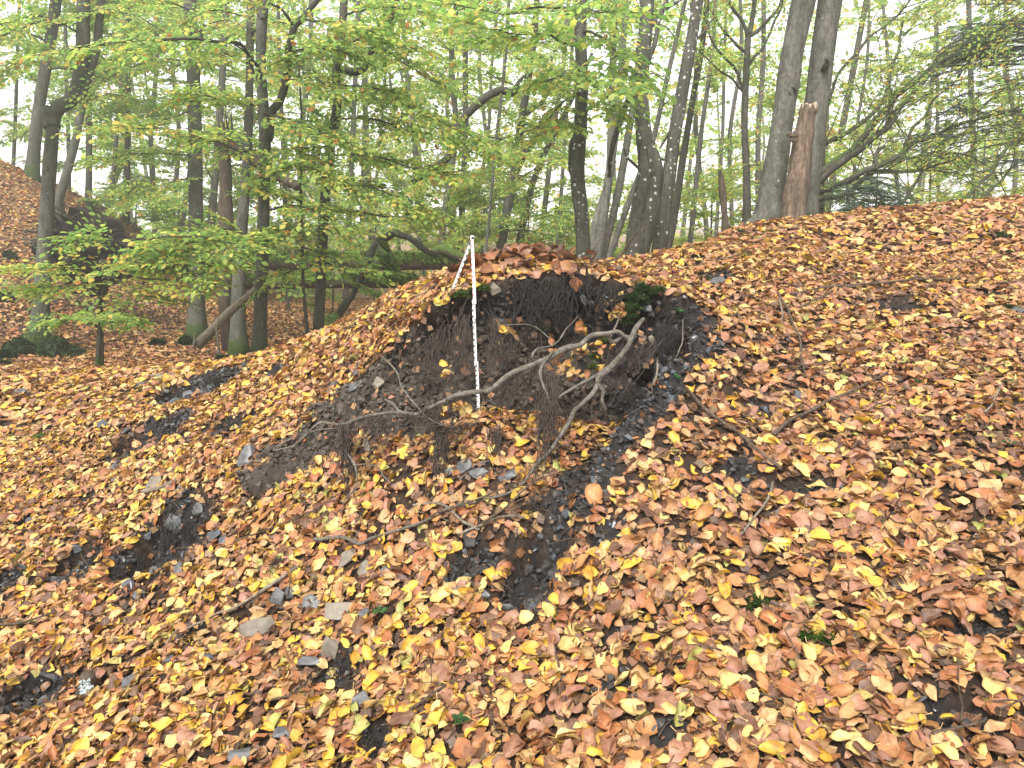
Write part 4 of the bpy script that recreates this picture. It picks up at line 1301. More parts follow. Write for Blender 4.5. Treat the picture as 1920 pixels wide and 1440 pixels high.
# ------------------------------------------------------------------ sticks lying on the leaves
def stick(label, pts, r0, r1, mat='stick', lift=0.026, seed=1, twigs=0, name='fallen_stick'):
    w = np.array([G(*q) for q in pts])
    s = wobble(spline(w, 30), 0.008, seed, 7)
    s[:, 2] = np.maximum(s[:, 2], gz(s[:, 0], s[:, 1])) + lift
    t = np.linspace(0, 1, 30)
    o = thing(name, label, 'stick', s[0], 'dead sticks on the leaf litter') if twigs else None
    mb = MB()
    tube(mb, s, r0 + (r1 - r0) * t, 7, 0.2, 40, seed)
    ob = mb.build('stem' if twigs else name, M[mat], o, loc=s[0])
    if not twigs:
        return tag(ob, label, 'stick', 'dead sticks on the leaf litter')
    rr = np.random.default_rng(seed)
    for q in range(twigs):
        k = rr.integers(5, 27)
        dr = unit(s[k + 1] - s[k - 1])
        sd = np.cross(dr, (0, 0, 1)) * rr.choice([-1, 1])
        L = rr.uniform(0.06, 0.2)
        pth = [s[k]]
        dv = unit(dr + sd * rr.uniform(0.4, 1.1) + np.array([0, 0, 0.1]))
        for _ in range(5):
            dv = unit(dv + rr.normal(0, 0.15, 3))
            pth.append(pth[-1] + dv * L / 5)
        tb = MB()
        tube(tb, spline(pth, 10), np.linspace(r1 * 0.6, 0.0006, 10), 4)
        tb.build('twig', M[mat], o)
    return o


stick('long brown stick lying flat across the upper right slope', [(1480, 563), (1533, 552), (1613, 545), (1680, 538), (1800, 535)], 0.007, 0.005, seed=1, twigs=2)
stick('thinner stick forking down left of the long brown one', [(1500, 588), (1535, 572), (1570, 554), (1613, 546)], 0.004, 0.005, seed=2)
stick('dark stick hooked downwards in the right slope', [(1458, 560), (1475, 590), (1487, 620), (1500, 667), (1510, 722)], 0.005, 0.0035, seed=3, twigs=2)
stick('short pale twig beside the hooked stick', [(1463, 573), (1467, 600), (1465, 622)], 0.004, 0.003, 'stick_pale', seed=4)
stick('grey stick slanting up right in mid slope', [(1447, 832), (1487, 800), (1563, 763), (1663, 713)], 0.0065, 0.004, seed=5, twigs=2)
stick('brown stick slanting down right below the bare rim', [(1287, 743), (1323, 787), (1373, 823), (1430, 870), (1467, 902)], 0.005, 0.006, seed=6, twigs=2)
stick('thin pale twig pointing down left in the right litter', [(1446, 919), (1431, 964), (1390, 1024)], 0.004, 0.003, 'stick_pale', seed=7)
stick('brown branch lying down the left flank of the mound', [(640, 620), (707, 607), (750, 590), (793, 560), (837, 550)], 0.007, 0.013, lift=0.012, seed=8, twigs=2)
stick('long pale stick slanting across the lower left litter', [(559, 1080), (500, 1118), (442, 1155), (345, 1200), (311, 1222)], 0.0055, 0.003, 'stick_pale', seed=9)
stick('short thick pale piece of wood in the left litter', [(270, 934), (300, 926), (332, 914)], 0.011, 0.008, 'stick_pale', seed=10, name='wood_chip')
stick('thin dark stick at the left edge', [(0, 1189), (50, 1180), (105, 1159)], 0.005, 0.003, seed=11)
stick('crooked grey stick below the pit', [(590, 1025), (645, 1027), (675, 1033), (701, 1020), (787, 997), (840, 971), (880, 955)], 0.007, 0.0035, 'root', seed=12, twigs=3)
stick('whitish lichen speckled stick at the mouth of the pit', [(776, 966), (808, 965), (840, 975), (870, 994), (900, 1008)], 0.0055, 0.005, 'stick_pale', seed=13)
stick('bundle stick leaning to the black scarp', [(862, 1016), (900, 1003), (937, 986), (985, 986)], 0.0045, 0.003, 'stick_pale', lift=0.025, seed=14, twigs=3)
stick('dark twig fanning up from the pit mouth', [(905, 1010), (950, 975), (985, 940), (1020, 915)], 0.0035, 0.0025, seed=15, twigs=5, lift=0.04)
stick('second dark twig fanning up from the pit mouth', [(820, 985), (890, 965), (960, 935), (1040, 905)], 0.003, 0.002, seed=16, twigs=5, lift=0.04)
stick('grey twig low across the left of the pit mouth', [(440, 1030), (500, 1010), (560, 985), (640, 940)], 0.003, 0.002, seed=17, twigs=5, lift=0.03)
stick('thin root like twig in the litter left of the spur', [(380, 920), (430, 905), (480, 880)], 0.0035, 0.0025, seed=18, twigs=2)
stick('dark forked twig above the seedling', [(770, 1350), (830, 1310), (880, 1280)], 0.004, 0.002, seed=19, twigs=4)
stick('thin twig right of the bottom dark tuft', [(510, 1330), (560, 1310), (610, 1270)], 0.003, 0.002, seed=20, twigs=2)
stick('slender brown twig in the upper right leaves', [(1310, 500), (1350, 495), (1420, 480)], 0.004, 0.002, seed=21, twigs=3)
stick('short grey twig near the right edge of the slope', [(1840, 790), (1858, 770), (1875, 735)], 0.004, 0.0025, 'stick_pale', seed=22)
stick('thin pale curl of root beside the lower right bank', [(1232, 690), (1228, 720), (1212, 750)], 0.004, 0.003, 'stick_pale', seed=23)
stick('slim twig at the lower right above the bare patch', [(1745, 1400), (1790, 1385), (1840, 1375)], 0.0035, 0.0025, 'stick', seed=24)
stick('brown twig under the crest of the right slope', [(1560, 690), (1500, 700), (1440, 705)], 0.003, 0.002, seed=25, twigs=2)
stick('dark twig crossing the small bare gap right of the scarp', [(1200, 1040), (1175, 1062), (1160, 1085)], 0.0025, 0.0018, seed=26)
s8 = [(930, 527), (990, 513), (1040, 503), (1107, 498), (1157, 480), (1190, 455)]
q8 = [P(a, b, dd) for (a, b), dd in zip(s8, (3.0, 3.05, 3.1, 3.15, 3.2, 3.25))]
mb = MB()
sp = wobble(spline(q8, 36), 0.006, 4)
br = thing('fallen_branch', 'long thin branch lying over the lip with its tip raised', 'branch', sp[0])
tube(mb, sp, np.linspace(0.011, 0.003, 36), 7, 0.2, 30, 3)
mb.build('stem', M['stick'], br)
for k, dv in ((20, (0.4, 0.3, 0.7)), (27, (0.6, 0.2, 0.6)), (31, (0.5, -0.2, 0.8)), (14, (0.6, -0.4, 0.1))):
    tb = MB()
    tube(tb, wobble(spline([sp[k], sp[k] + unit(dv) * 0.12, sp[k] + unit(dv) * 0.2 + np.array([0.03, 0, 0.01])], 10), 0.01, k), np.linspace(0.0035, 0.0012, 10), 5)
    tb.build('twig', M['stick'], br)

# ------------------------------------------------------------------ moss, seedlings, lichen stub
def moss_clump(label, pts, seed, col=((0.012, 0.026, 0.004), (0.05, 0.085, 0.014)), dens=20000, h=0.012, at=None, up=0.7):
    """pts: (px, py, radius px, depth or None)"""
    rr = np.random.default_rng(seed)
    mb = MB()
    base = None
    for (px, py, rp, dep) in pts:
        c = G(px, py) if dep is None else P(px, py, min(dep, gdepth(px, py)))
        if base is None:
            base = c
        d = project(c)[2]
        R = rp * d / F
        n = int(min(2200, max(160, dens * R * R * 4)))
        # lumpy cushion body
        q = unit(rr.normal(0, 1, (n, 3)))
        q[:, 2] = np.abs(q[:, 2])
        lum = 1 + 0.25 * vnoise(q[:, 0] * 3 + px, q[:, 1] * 3, q[:, 2] * 3, seed)
        p = c + q * np.array([R, R, R * up]) * lum[:, None]
        nrm = unit(q + rr.normal(0, 0.4, (n, 3)))
        side = unit(np.cross(nrm, rr.normal(0, 1, (n, 3))))
        hh = rr.uniform(0.5, 1.3, n)[:, None] * h
        w = hh * 0.32
        V = np.stack([p - side * w - nrm * hh * 0.5, p + side * w - nrm * hh * 0.5, p + nrm * hh], 1).reshape(-1, 3)
        T = np.arange(3 * n).reshape(-1, 3)
        t = rr.random((n, 1))
        cc = np.array(col[0]) * (1 - t) + np.array(col[1]) * t
        mb.add(V, T=T, col=np.repeat(cc, 3, 0))
        th = np.linspace(0, 2 * pi, 12, endpoint=False)
        ph = np.linspace(-0.2, pi / 2, 6)
        bx = np.stack([np.outer(np.cos(ph), np.cos(th)), np.outer(np.cos(ph), np.sin(th)), np.outer(np.sin(ph), np.ones(12))], -1)
        bl = 1 + 0.25 * vnoise(bx[..., 0] * 3 + px, bx[..., 1] * 3, bx[..., 2] * 3, seed)
        bv = c + bx * np.array([R, R, R * up]) * bl[..., None] * 0.93
        k = np.arange(72).reshape(6, 12)
        Qb = np.stack([k[:-1], np.roll(k[:-1], -1, 1), np.roll(k[1:], -1, 1), k[1:]], -1).reshape(-1, 4)
        mb.add(bv.reshape(-1, 3), Qb, col=np.array(col[0]) * 0.8)
    return tag(mb.build('moss_cushion', M['moss'], loc=base, smooth=False), label, 'moss', 'moss cushions')


moss_clump('big dark green moss cushion on the right corner of the pit', [(1184, 580, 17, 2.9), (1178, 594, 14, 2.9), (1192, 560, 18, 2.9), (1198, 542, 15, 2.95), (1207, 527, 12, 3.0), (1174, 606, 10, 2.9), (1203, 570, 12, 2.9)], 1, h=0.014, up=0.8)
moss_clump('round moss cushion right of the big one by the pit', [(1229, 551, 13, 2.9), (1238, 545, 9, 2.9)], 2, up=0.7)
moss_clump('moss on the lip right of the ruler', [(905, 545, 13, None), (890, 550, 9, None)], 3, ((0.02, 0.04, 0.006), (0.09, 0.13, 0.025)))
moss_clump('moss on the lip between the ruler legs', [(866, 558, 12, None), (850, 560, 8, None), (878, 560, 7, None)], 4, ((0.02, 0.04, 0.006), (0.09, 0.13, 0.025)))
moss_clump('upper dark moss tuft in the right foreground leaves', [(1420, 1138, 18, None), (1402, 1146, 10, None), (1440, 1130, 9, None)], 5, dens=26000)
moss_clump('lower moss tuft in the right foreground leaves', [(1512, 1196, 14, None), (1535, 1200, 14, None), (1553, 1204, 11, None)], 6, ((0.02, 0.05, 0.006), (0.08, 0.15, 0.02)), dens=26000)
moss_clump('moss tuft near the top right corner of the slope', [(1880, 445, 14, None)], 7)
moss_clump('moss tuft at the right edge above the flat stone', [(1893, 478, 10, None), (1885, 580, 13, None)], 8)
moss_clump('moss cushion beside the foot of the twin trunks', [(1395, 436, 12, None), (1375, 445, 9, None)], 9)
moss_clump('moss patch high on the left flank of the mound', [(738, 586, 8, None), (760, 563, 6, None)], 10, ((0.03, 0.05, 0.008), (0.1, 0.13, 0.03)))
moss_clump('grassy moss tuft in the left litter', [(82, 825, 12, None)], 11, ((0.03, 0.06, 0.01), (0.12, 0.18, 0.04)), h=0.03)
moss_clump('moss strip on the leaf ledge inside the pit', [(1115, 672, 9, 2.62), (1112, 690, 7, 2.6), (1135, 640, 7, 2.64)], 12, ((0.03, 0.05, 0.008), (0.1, 0.13, 0.03)))
moss_clump('mossy stone in the hollow on the right slope', [(1322, 525, 9, None)], 13)
# leaves caught on a ledge of the pit wall
pk = MB()
for (px, py, rx, ry, dep, n_) in [(1085, 660, 30, 12, 2.62, 26), (1070, 690, 20, 16, 2.6, 20), (1160, 575, 12, 14, 2.92, 12), (1150, 582, 18, 6, 2.9, 10), (945, 620, 9, 10, 2.62, 5), (840, 708, 8, 14, 2.62, 5), (850, 765, 18, 4, 2.5, 10), (1085, 617, 8, 4, 2.76, 4)]:
    q = np.array([P(px + e0, py + e1, min(dep + e2, gdepth(px + e0, py + e1) - 0.015)) for e0, e1, e2 in zip(r.normal(0, rx, n_), r.normal(0, ry, n_), r.normal(0, 0.02, n_))])
    a_ = unit(r.normal(0, 1, (n_, 3)))
    n2 = unit(r.normal(0, 0.5, (n_, 3)) + np.array([0, -0.5, 0.8]))
    c_ = PAL[r.choice([0, 2, 3, 7, 4], n_)] * r.uniform(0.6, 1.1, (n_, 1))
    bake(pk, LS_HI[int(r.integers(0, 9))], q, a_, n2, r.uniform(0.03, 0.055, n_), c_)
tag(pk.build('ledge_leaves', M['litter']), 'leaves caught on roots and ledges of the pit wall', 'leaf litter', kind='stuff')


def seedling(label, px, py, n, s, seed, col, lift=0.02, narrow=0.5):
    rr = np.random.default_rng(seed)
    c = G(px, py)
    t = thing('seedling', label, 'seedling', c, 'green seedlings in the litter')
    st = MB()
    tube(st, [c, c + np.array([0, 0, lift + 0.004])], [0.0012, 0.0009], 5)
    st.build('stem', M['moss'], t)
    st_me = t.children[0].data
    at = st_me.attributes.new('Col', 'FLOAT_COLOR', 'POINT')
    at.data.foreach_set('color', np.tile([0.05, 0.09, 0.02, 1.0], len(st_me.vertices)).astype(np.float32))
    shp = leaf_shape(5, 3, 0.8, -0.7, 0.02, narrow, seed)
    for k in range(n):
        a = 2 * pi * k / n + rr.normal(0, 0.25)
        dv = np.array([math.cos(a), math.sin(a), 0.25])
        ss = s * rr.uniform(0.7, 1.2)
        mb = MB()
        bake(mb, shp, (c + np.array([0, 0, lift + 0.004 * (k % 3)]) + dv * ss * 0.5)[None], dv[None], np.array([[0, -0.2, 1.0]]), np.array([ss]), (np.array(col) * rr.uniform(0.8, 1.25))[None])
        mb.build('leaf', M['leaf'], t)


seedling('green crinkled seedling at the bottom right of centre', 862, 1372, 9, 0.022, 1, (0.045, 0.11, 0.035), 0.025, 0.6)
seedling('cut green seedling left of the black scarp', 713, 1168, 6, 0.026, 2, (0.07, 0.17, 0.05), 0.03, 0.6)
seedling('small green seedling on the bare right rim', 1268, 722, 5, 0.024, 3, (0.05, 0.13, 0.04), 0.02, 0.7)
seedling('star shaped whorl of leaves near the right edge', 1895, 735, 7, 0.026, 4, (0.05, 0.12, 0.05), 0.03, 0.3)
seedling('lower star shaped whorl near the right edge', 1890, 852, 7, 0.026, 5, (0.05, 0.12, 0.05), 0.03, 0.3)
seedling('tiny seedling high on the right slope', 1438, 478, 5, 0.026, 6, (0.05, 0.12, 0.04), 0.02, 0.7)
seedling('tiny seedling beside the moss in the hollow', 1400, 487, 5, 0.024, 7, (0.05, 0.12, 0.04), 0.02, 0.7)
seedling('seedling left of the twin moss tufts far right', 1718, 728, 5, 0.022, 8, (0.06, 0.13, 0.05), 0.02, 0.4)
seedling('green leaflet pair on the rim above the right wall', 1275, 595, 5, 0.026, 9, (0.05, 0.13, 0.04), 0.02, 0.7)
c = G(165, 1298)
st = thing('wood_stub', 'short rotten stub with blue grey lichen in the lower left leaves', 'stub', c)
mb = MB()
tube(mb, spline([c + np.array([-0.02, 0, -0.03]), c + np.array([0, 0, 0.02]), c + np.array([0.012, 0.0, 0.06])], 12), np.linspace(0.028, 0.02, 12), 12, 0.25, 40, 5)
mb.build('stub_wood', M['stick'], st)
mb = MB()
for k in range(60):
    q = c + np.array([r.normal(0.012, 0.008), -0.024 + r.normal(0, 0.004), r.uniform(0.0, 0.055)])
    rock_mesh(mb, q, (0.012, 0.012, 0.004), r, unit(r.normal(0, 0.5, 3) + np.array([0, -1, 0.3])), 0, 7, False)
mb.build('lichen', M['lichen'], st, smooth=False)

tw = MB()
tp_ = scatter((-3.0, 2.8), (0.9, 4.4), 34, 1.1, 4.4, r, 0.05)
for p in tp_:
    a = r.uniform(0, 2 * pi)
    nn = gnormal(p[0], p[1])
    dv = unit(np.array([math.cos(a), math.sin(a), 0]) - nn * np.dot(nn, [math.cos(a), math.sin(a), 0]) + nn * r.normal(0.05, 0.12))
    L = r.uniform(0.03, 0.15)
    pth = [p + nn * 0.02]
    for _ in range(4):
        dv = unit(dv + r.normal(0, 0.2, 3))
        pth.append(pth[-1] + dv * L / 4)
    tube(tw, np.array(pth), np.linspace(0.0022, 0.001, 5) * r.uniform(0.6, 1.4), 4, cap=False)
tag(tw.build('litter_twigs', M['stick']), 'small dead twigs strewn through the leaf litter', 'twigs', kind='stuff')

# ------------------------------------------------------------------ living leaves: flat sprays of a beech twig
def hexleaf():
    V = np.array([[0, -0.5, 0], [-0.3, -0.12, 0.05], [-0.24, 0.22, 0.05], [0, 0.5, -0.04], [0.24, 0.22, 0.05], [0.3, -0.12, 0.05]], float)
    return V, np.array([[0, 5, 1], [1, 5, 4], [1, 4, 2], [2, 4, 3]]), np.zeros((6, 2))


def quadleaf():
    V = np.array([[0, -0.5, 0], [-0.33, 0.02, 0.06], [0, 0.5, -0.02], [0.33, 0.02, 0.06]], float)
    return V, np.array([[0, 3, 2], [0, 2, 1]]), np.zeros((4, 2))


HEX, QUAD = hexleaf(), quadleaf()


def spray_template(seed, n_side=7, step=0.04, L=0.5):
    """leaves of one twig fan lying about flat, y forward: positions, directions, normals, and its twigs"""
    rr = np.random.default_rng(seed)
    pos, dr, nm, tw = [], [], [], []
    ax_ = [np.zeros(3)]
    d = np.array([0, 1.0, 0.05])
    for k in range(8):
        d = unit(d + np.array([rr.normal(0, 0.08), 0, rr.normal(-0.03, 0.03)]))
        ax_.append(ax_[-1] + d * L / 8)
    ax_ = np.array(ax_)
    tw.append(ax_)

    def leaves(path, n):
        for q in range(n):
            t = (q + 0.6) / n
            i = min(int(t * (len(path) - 1)), len(path) - 2)
            f = t * (len(path) - 1) - i
            c = path[i] * (1 - f) + path[i + 1] * f
            dv = unit(path[i + 1] - path[i])
            s = 1 if q % 2 else -1
            side = np.array([dv[1], -dv[0], 0]) * s
            ld = unit(dv * 0.65 + side * (0.75 if q < n - 1 else 0.1) + np.array([0, 0, rr.normal(-0.12, 0.15)]))
            pos.append(c + ld * 0.03)
            dr.append(ld)
            nm.append(unit(np.array([rr.normal(0, 0.3), rr.normal(0, 0.3), 1.0])))
    leaves(ax_[3:], max(3, int(L * 0.6 / step)))
    for k in range(n_side):
        t = 0.12 + 0.75 * k / n_side
        i = int(t * 8)
        s = 1 if k % 2 else -1
        ll = L * (0.62 - 0.4 * t) * rr.uniform(0.75, 1.2)
        dv = unit(np.array([s * 0.8, 0.65, rr.normal(0, 0.06)]))
        e = ax_[i] + dv * ll + np.array([0, 0, -0.05 * ll])
        pth = np.array([ax_[i], (ax_[i] + e) / 2 + np.array([0, 0, 0.015]), e])
        tw.append(pth)
        leaves(pth, max(2, int(ll / step)))
    return np.array(pos), np.array(dr), np.array(nm), tw


SPRAY = [spray_template(s, 6 + s % 3, 0.034, 0.48) for s in range(10)]
GREEN = np.array([(0.165, 0.275, 0.07), (0.25, 0.36, 0.085), (0.36, 0.43, 0.1), (0.54, 0.5, 0.13), (0.58, 0.41, 0.1), (0.42, 0.18, 0.05)])


def hue(n, warm, rr):
    """warm 0: green, 1: yellow; a few leaves already turned"""
    w0 = np.array([0.42, 0.36, 0.15, 0.05, 0.015, 0.005])
    w1 = np.array([0.08, 0.22, 0.33, 0.24, 0.09, 0.04])
    w = w0 * (1 - warm) + w1 * warm
    k = rr.choice(6, n, p=w / w.sum())
    return GREEN[k] * rr.uniform(0.75, 1.25, (n, 1))


def put_sprays(mbl, mbt, bases, dirs, scale, lsize, warm, rr, leaf=HEX, twigs=True, drop=0.0, tilt=0.32):
    for b, dv, s in zip(bases, dirs, scale):
        tp, td, tn, tw = SPRAY[rr.integers(0, len(SPRAY))]
        y = unit(dv)
        z = unit(np.array([0, 0, 1.0]) + rr.normal(0, tilt, 3))
        x = unit(np.cross(y, z))
        z = np.cross(x, y)
        Rm = np.stack([x, y, z], 1)
        keep = rr.random(len(tp)) > drop
        p = b + s * (tp[keep] @ Rm.T)
        n = len(p)
        if n:
            bake(mbl, leaf, p, td[keep] @ Rm.T, tn[keep] @ Rm.T, lsize * rr.uniform(0.5, 1.3, n), hue(n, np.clip(warm + rr.normal(0, 0.22), 0, 1), rr))
        if twigs:
            for q, pth in enumerate(tw):
                if q and twigs == 1:
                    break
                w = b + s * (pth[::4] @ Rm.T if q == 0 else pth @ Rm.T)
                r_ = 0.0028 if q == 0 else 0.0016
                tube(mbt, w, np.linspace(r_, r_ * 0.4, len(w)), 3, cap=False)


PER = 1.15


def branch_path(start, dv, L, rr, droop=0.25, n=10, kink=0.16):
    p, out = np.array(start, float), [np.array(start, float)]
    dv = unit(dv)
    for k in range(n - 1):
        dv = unit(dv + rr.normal(0, kink, 3) * np.array([1, 1, 0.7]) + np.array([0, 0, -droop / n]))
        p = p + dv * L / (n - 1)
        out.append(p)
    return np.array(out)


def leafy(mbl, mbt, path, rr, r0, warm, per=9, lsize=0.06, scale=1.0, leaf=HEX, t0=0.25, twigs=2, drop=0.0, sides=5):
    n = len(path)
    tube(mbt, path, np.linspace(r0, r0 * 0.25, n), sides, cap=False)
    B, D = [], []
    per = int(per * PER)
    for k in range(per):
        t = t0 + (1 - t0) * (k + rr.random()) / per
        i = min(int(t * (n - 1)), n - 2)
        f = t * (n - 1) - i
        c = path[i] * (1 - f) + path[i + 1] * f
        dv = unit(path[i + 1] - path[i])
        s = 1 if k % 2 else -1
        side = np.cross(dv, [0, 0, 1.0]) * s
        D.append(unit(dv * 0.8 + side * rr.uniform(0.4, 1.1) + np.array([0, 0, rr.normal(-0.05, 0.12)])))
        B.append(c)
    B.append(path[-1])
    D.append(path[-1] - path[-2])
    put_sprays(mbl, mbt, B, D, scale * rr.uniform(0.7, 1.25, len(B)), lsize, warm, rr, leaf, twigs, drop)


def trunk_path(px, d, n=40, sink=0.15):
    """px: (px, py, width px[, depth]) from the foot up"""
    q = np.array([np.r_[P(a[0], a[1], a[3] if len(a) > 3 else d), a[2] * (a[3] if len(a) > 3 else d) / F / 2] for a in px])
    s = spline(q, n)
    g = float(gz(s[0, 0], s[0, 1]))
    if s[0, 2] > g - 0.02:
        lo = s[0].copy()
        lo[2] = g - sink
        s = np.vstack([lo, s])
    else:
        k = s[:, 2] > g - sink
        s = s[k]
    base = np.array([s[0, 0], s[0, 1], g])
    return s[:, :3], np.maximum(s[:, 3], 0.002), base


def make_tree(name, label, px, d, mat, group=None, sides=14, flare=0.5, limbs=(), auto=None, hang=(), warm=0.5, seed=1, lsize=0.06, leaf=HEX, bumpy=0.06, scale=1.0, cat='tree', twigs=2, extra=None, lean_y=0.0):
    rr = np.random.default_rng(seed)
    s, rad, base = trunk_path(px, d)
    t = thing(name, label, cat, base, group)
    hgt = s[:, 2] - base[2]
    if flare:
        rad = rad * (1 + flare * np.exp(-np.clip(hgt, -0.2, 9) / 0.22))
    lob = rr.uniform(0, 6.28)

    def fl(tt, th):
        hh = np.interp(tt, np.linspace(0, 1, len(s)), hgt)
        return 1 + (flare * 0.45) * np.exp(-np.clip(hh, 0, 9) / 0.2)[:, None] * np.cos(th * 5 + lob)[None]
    mb = MB()
    tube(mb, s, rad, sides, bumpy, 5, seed, flare=fl if flare else None)
    mb.build('trunk', M[mat], t)
    if mat == 'beech' and flare > 0.2 and d < 12:
        moss_fuzz(t, s[:12], rad[:12] * 1.12, 1500, seed, 0, 0.38)
    L_, T_ = MB(), MB()
    for lb in limbs:                       # limbs seen one by one in the photograph: (points (px, py, d), r0, r1[, leafy sprays])
        w = spline(np.array([P(*q) for q in lb[0]]), 26)
        w = wobble(w, 0.02, seed + 3, 4)
        mb = MB()
        tube(mb, w, np.linspace(lb[1], lb[2], 26), 8, 0.12, 9, seed)
        mb.build('limb', M[lb[4] if len(lb) > 4 else mat], t)
        if len(lb) > 3 and lb[3]:
            leafy(L_, T_, w[6::3], rr, lb[2] * 0.6, warm, lb[3], lsize, scale, leaf, 0.1, twigs)
    for hb in hang:                        # leafy boughs: (points, number of sprays[, warm])
        w = spline(np.array([P(*q) for q in hb[0]]), 14)
        w = wobble(w, 0.03, seed + 5, 3)
        leafy(L_, T_, w, rr, 0.012, hb[2] if len(hb) > 2 else warm, hb[1], lsize, scale, leaf, 0.12, twigs)
    if auto:
        n, h0, h1, l0, l1, per = auto[:6]
        up = auto[6] if len(auto) > 6 else 0.35
        for k in range(n):
            hz_ = h0 + (h1 - h0) * (k + rr.random()) / n
            i = int(np.clip(np.searchsorted(hgt, hz_), 1, len(s) - 1))
            az = k * 2.4 + rr.normal(0, 0.5)
            dv = np.array([math.cos(az), math.sin(az), up + rr.normal(0, 0.15)])
            bp = branch_path(s[i], dv, rr.uniform(l0, l1), rr, 0.5)
            leafy(L_, T_, bp, rr, max(0.008, rad[i] * 0.22), warm, per, lsize, scale, leaf, 0.25, twigs)
    if extra:
        extra(t, s, rad, L_, T_, rr)
    if L_.n:
        tag(L_.build('foliage', M['leaf'], t, smooth=False), kind='stuff')
    if T_.n:
        tag(T_.build('twigs', M['beech_dark' if mat.startswith('beech') else mat], t), kind='stuff')
    return t


def moss_fuzz(t, path, rad, n, seed, upw=0.35, hmax=None, hair=0.03, name='moss'):
    rr = np.random.default_rng(seed)
    path, rad = np.asarray(path), np.broadcast_to(np.asarray(rad, float), (len(path),))
    i = rr.integers(0, len(path) - 1, n)
    f = rr.random((n, 1))
    c = path[i] * (1 - f) + path[i + 1] * f
    tg = unit(path[i + 1] - path[i])
    q = rr.normal(0, 1, (n, 3))
    q[:, 2] = q[:, 2] + (1.0 if upw else 0)
    q = unit(q - tg * (q * tg).sum(1, keepdims=True))
    p = c + q * rad[i][:, None] * 1.0
    k = (q[:, 2] > upw if upw else np.ones(n, bool)) & (vnoise(p[:, 0] * 6, p[:, 1] * 6, p[:, 2] * 6, seed) > -0.25)
    if hmax:
        k &= (p[:, 2] - path[0, 2]) < hmax * (0.4 + 0.6 * rr.random(n))
    p, q, tg = p[k], q[k], tg[k]
    m = len(p)
    s = unit(np.cross(q, rr.normal(0, 1, (m, 3))))
    h = rr.uniform(0.5, 1.3, (m, 1)) * hair
    V = np.stack([p - s * h * 0.45, p + s * h * 0.45, p + q * h * 0.8 + rr.normal(0, 0.25, (m, 3)) * h], 1).reshape(-1, 3)
    col = np.array([0.13, 0.19, 0.04]) * rr.uniform(0.3, 1.9, (m, 1)) * np.array([1, 1, 1]) 
    mb = MB()
    mb.add(V, T=np.arange(3 * m).reshape(-1, 3), col=np.repeat(col, 3, 0))
    return tag(mb.build(name, M['moss'], t, smooth=False), kind='stuff')


TG = 'standing trees of the near wood'
# ---- left group
make_tree('beech_tree', 'crooked grey beech at the far left with mossy foot and elbow bend', [(72, 660, 36), (76, 600, 30), (83, 470, 25), (92, 330, 24), (99, 235, 23), (108, 204, 26), (136, 184, 24), (152, 130, 24), (156, 40, 24), (158, -120, 22), (165, -420, 14)], 9.3, 'beech', TG, 16, 0.5,
          limbs=[([(98, 240, 9.3), (92, 215, 9.3), (86, 205, 9.3)], 0.1, 0.07, 0), ([(150, 190, 9.3), (175, 110, 9.4), (190, 0, 9.5), (200, -150, 9.6)], 0.06, 0.04, 6)],
          hang=[([(84, 540, 9.3), (130, 560, 8.9), (60, 548, 8.7), (20, 545, 8.6)], 4, 0.8), ([(150, 60, 9.3), (90, 40, 8.8), (20, 60, 8.4), (-60, 90, 8.2)], 12, 0.75), ([(150, 20, 9.3), (230, 20, 8.8), (310, 60, 8.5), (380, 90, 8.2)], 12, 0.6), ([(150, 90, 9.3), (60, 110, 8.8), (-20, 150, 8.6)], 12, 0.7), ([(152, 0, 9.3), (60, -20, 8.9), (-40, 10, 8.6)], 12, 0.6)], warm=0.6, seed=2)
make_tree('beech_tree', 'straight grey trunk on the skyline of the left hill', [(60, 335, 23), (64, 280, 21), (73, 200, 20), (90, 100, 20), (105, 0, 19), (120, -200, 14)], 15.2, 'beech', TG, 12, 0.25, auto=(14, 2.0, 5.6, 1.0, 2.2, 9), warm=0.3, seed=3, leaf=QUAD, lsize=0.09, twigs=1)
make_tree('beech_tree', 'leaning grey trunk on a mossy foot on the left hillside', [(108, 378, 17), (122, 335, 15), (140, 270, 14), (152, 210, 13), (172, 120, 12), (190, 0, 11), (205, -200, 8)], 14.2, 'beech', TG, 12, 0.5, auto=(12, 2.2, 5.2, 0.9, 2.0, 8), warm=0.3, seed=4, leaf=QUAD, lsize=0.085, twigs=1)
make_tree('beech_tree', 'slim straight trunk just right of the leaning hillside tree', [(166, 372, 12), (167, 300, 11), (166, 200, 11), (164, 60, 10), (162, -150, 7)], 16, 'beech_dark', TG, 8, 0.3, auto=(10, 1.6, 5.0, 0.8, 1.8, 8), warm=0.25, seed=5, leaf=QUAD, lsize=0.09, twigs=1)
make_tree('young_tree', 'thin dark young trunk standing beyond the left hill', [(236, 412, 12), (239, 300, 11), (241, 190, 10), (243, 60, 9), (244, -150, 6)], 17, 'beech_dark', TG, 8, 0.3, auto=(12, 1.5, 5.4, 0.8, 2.0, 8), warm=0.3, seed=6, leaf=QUAD, lsize=0.09, twigs=1)
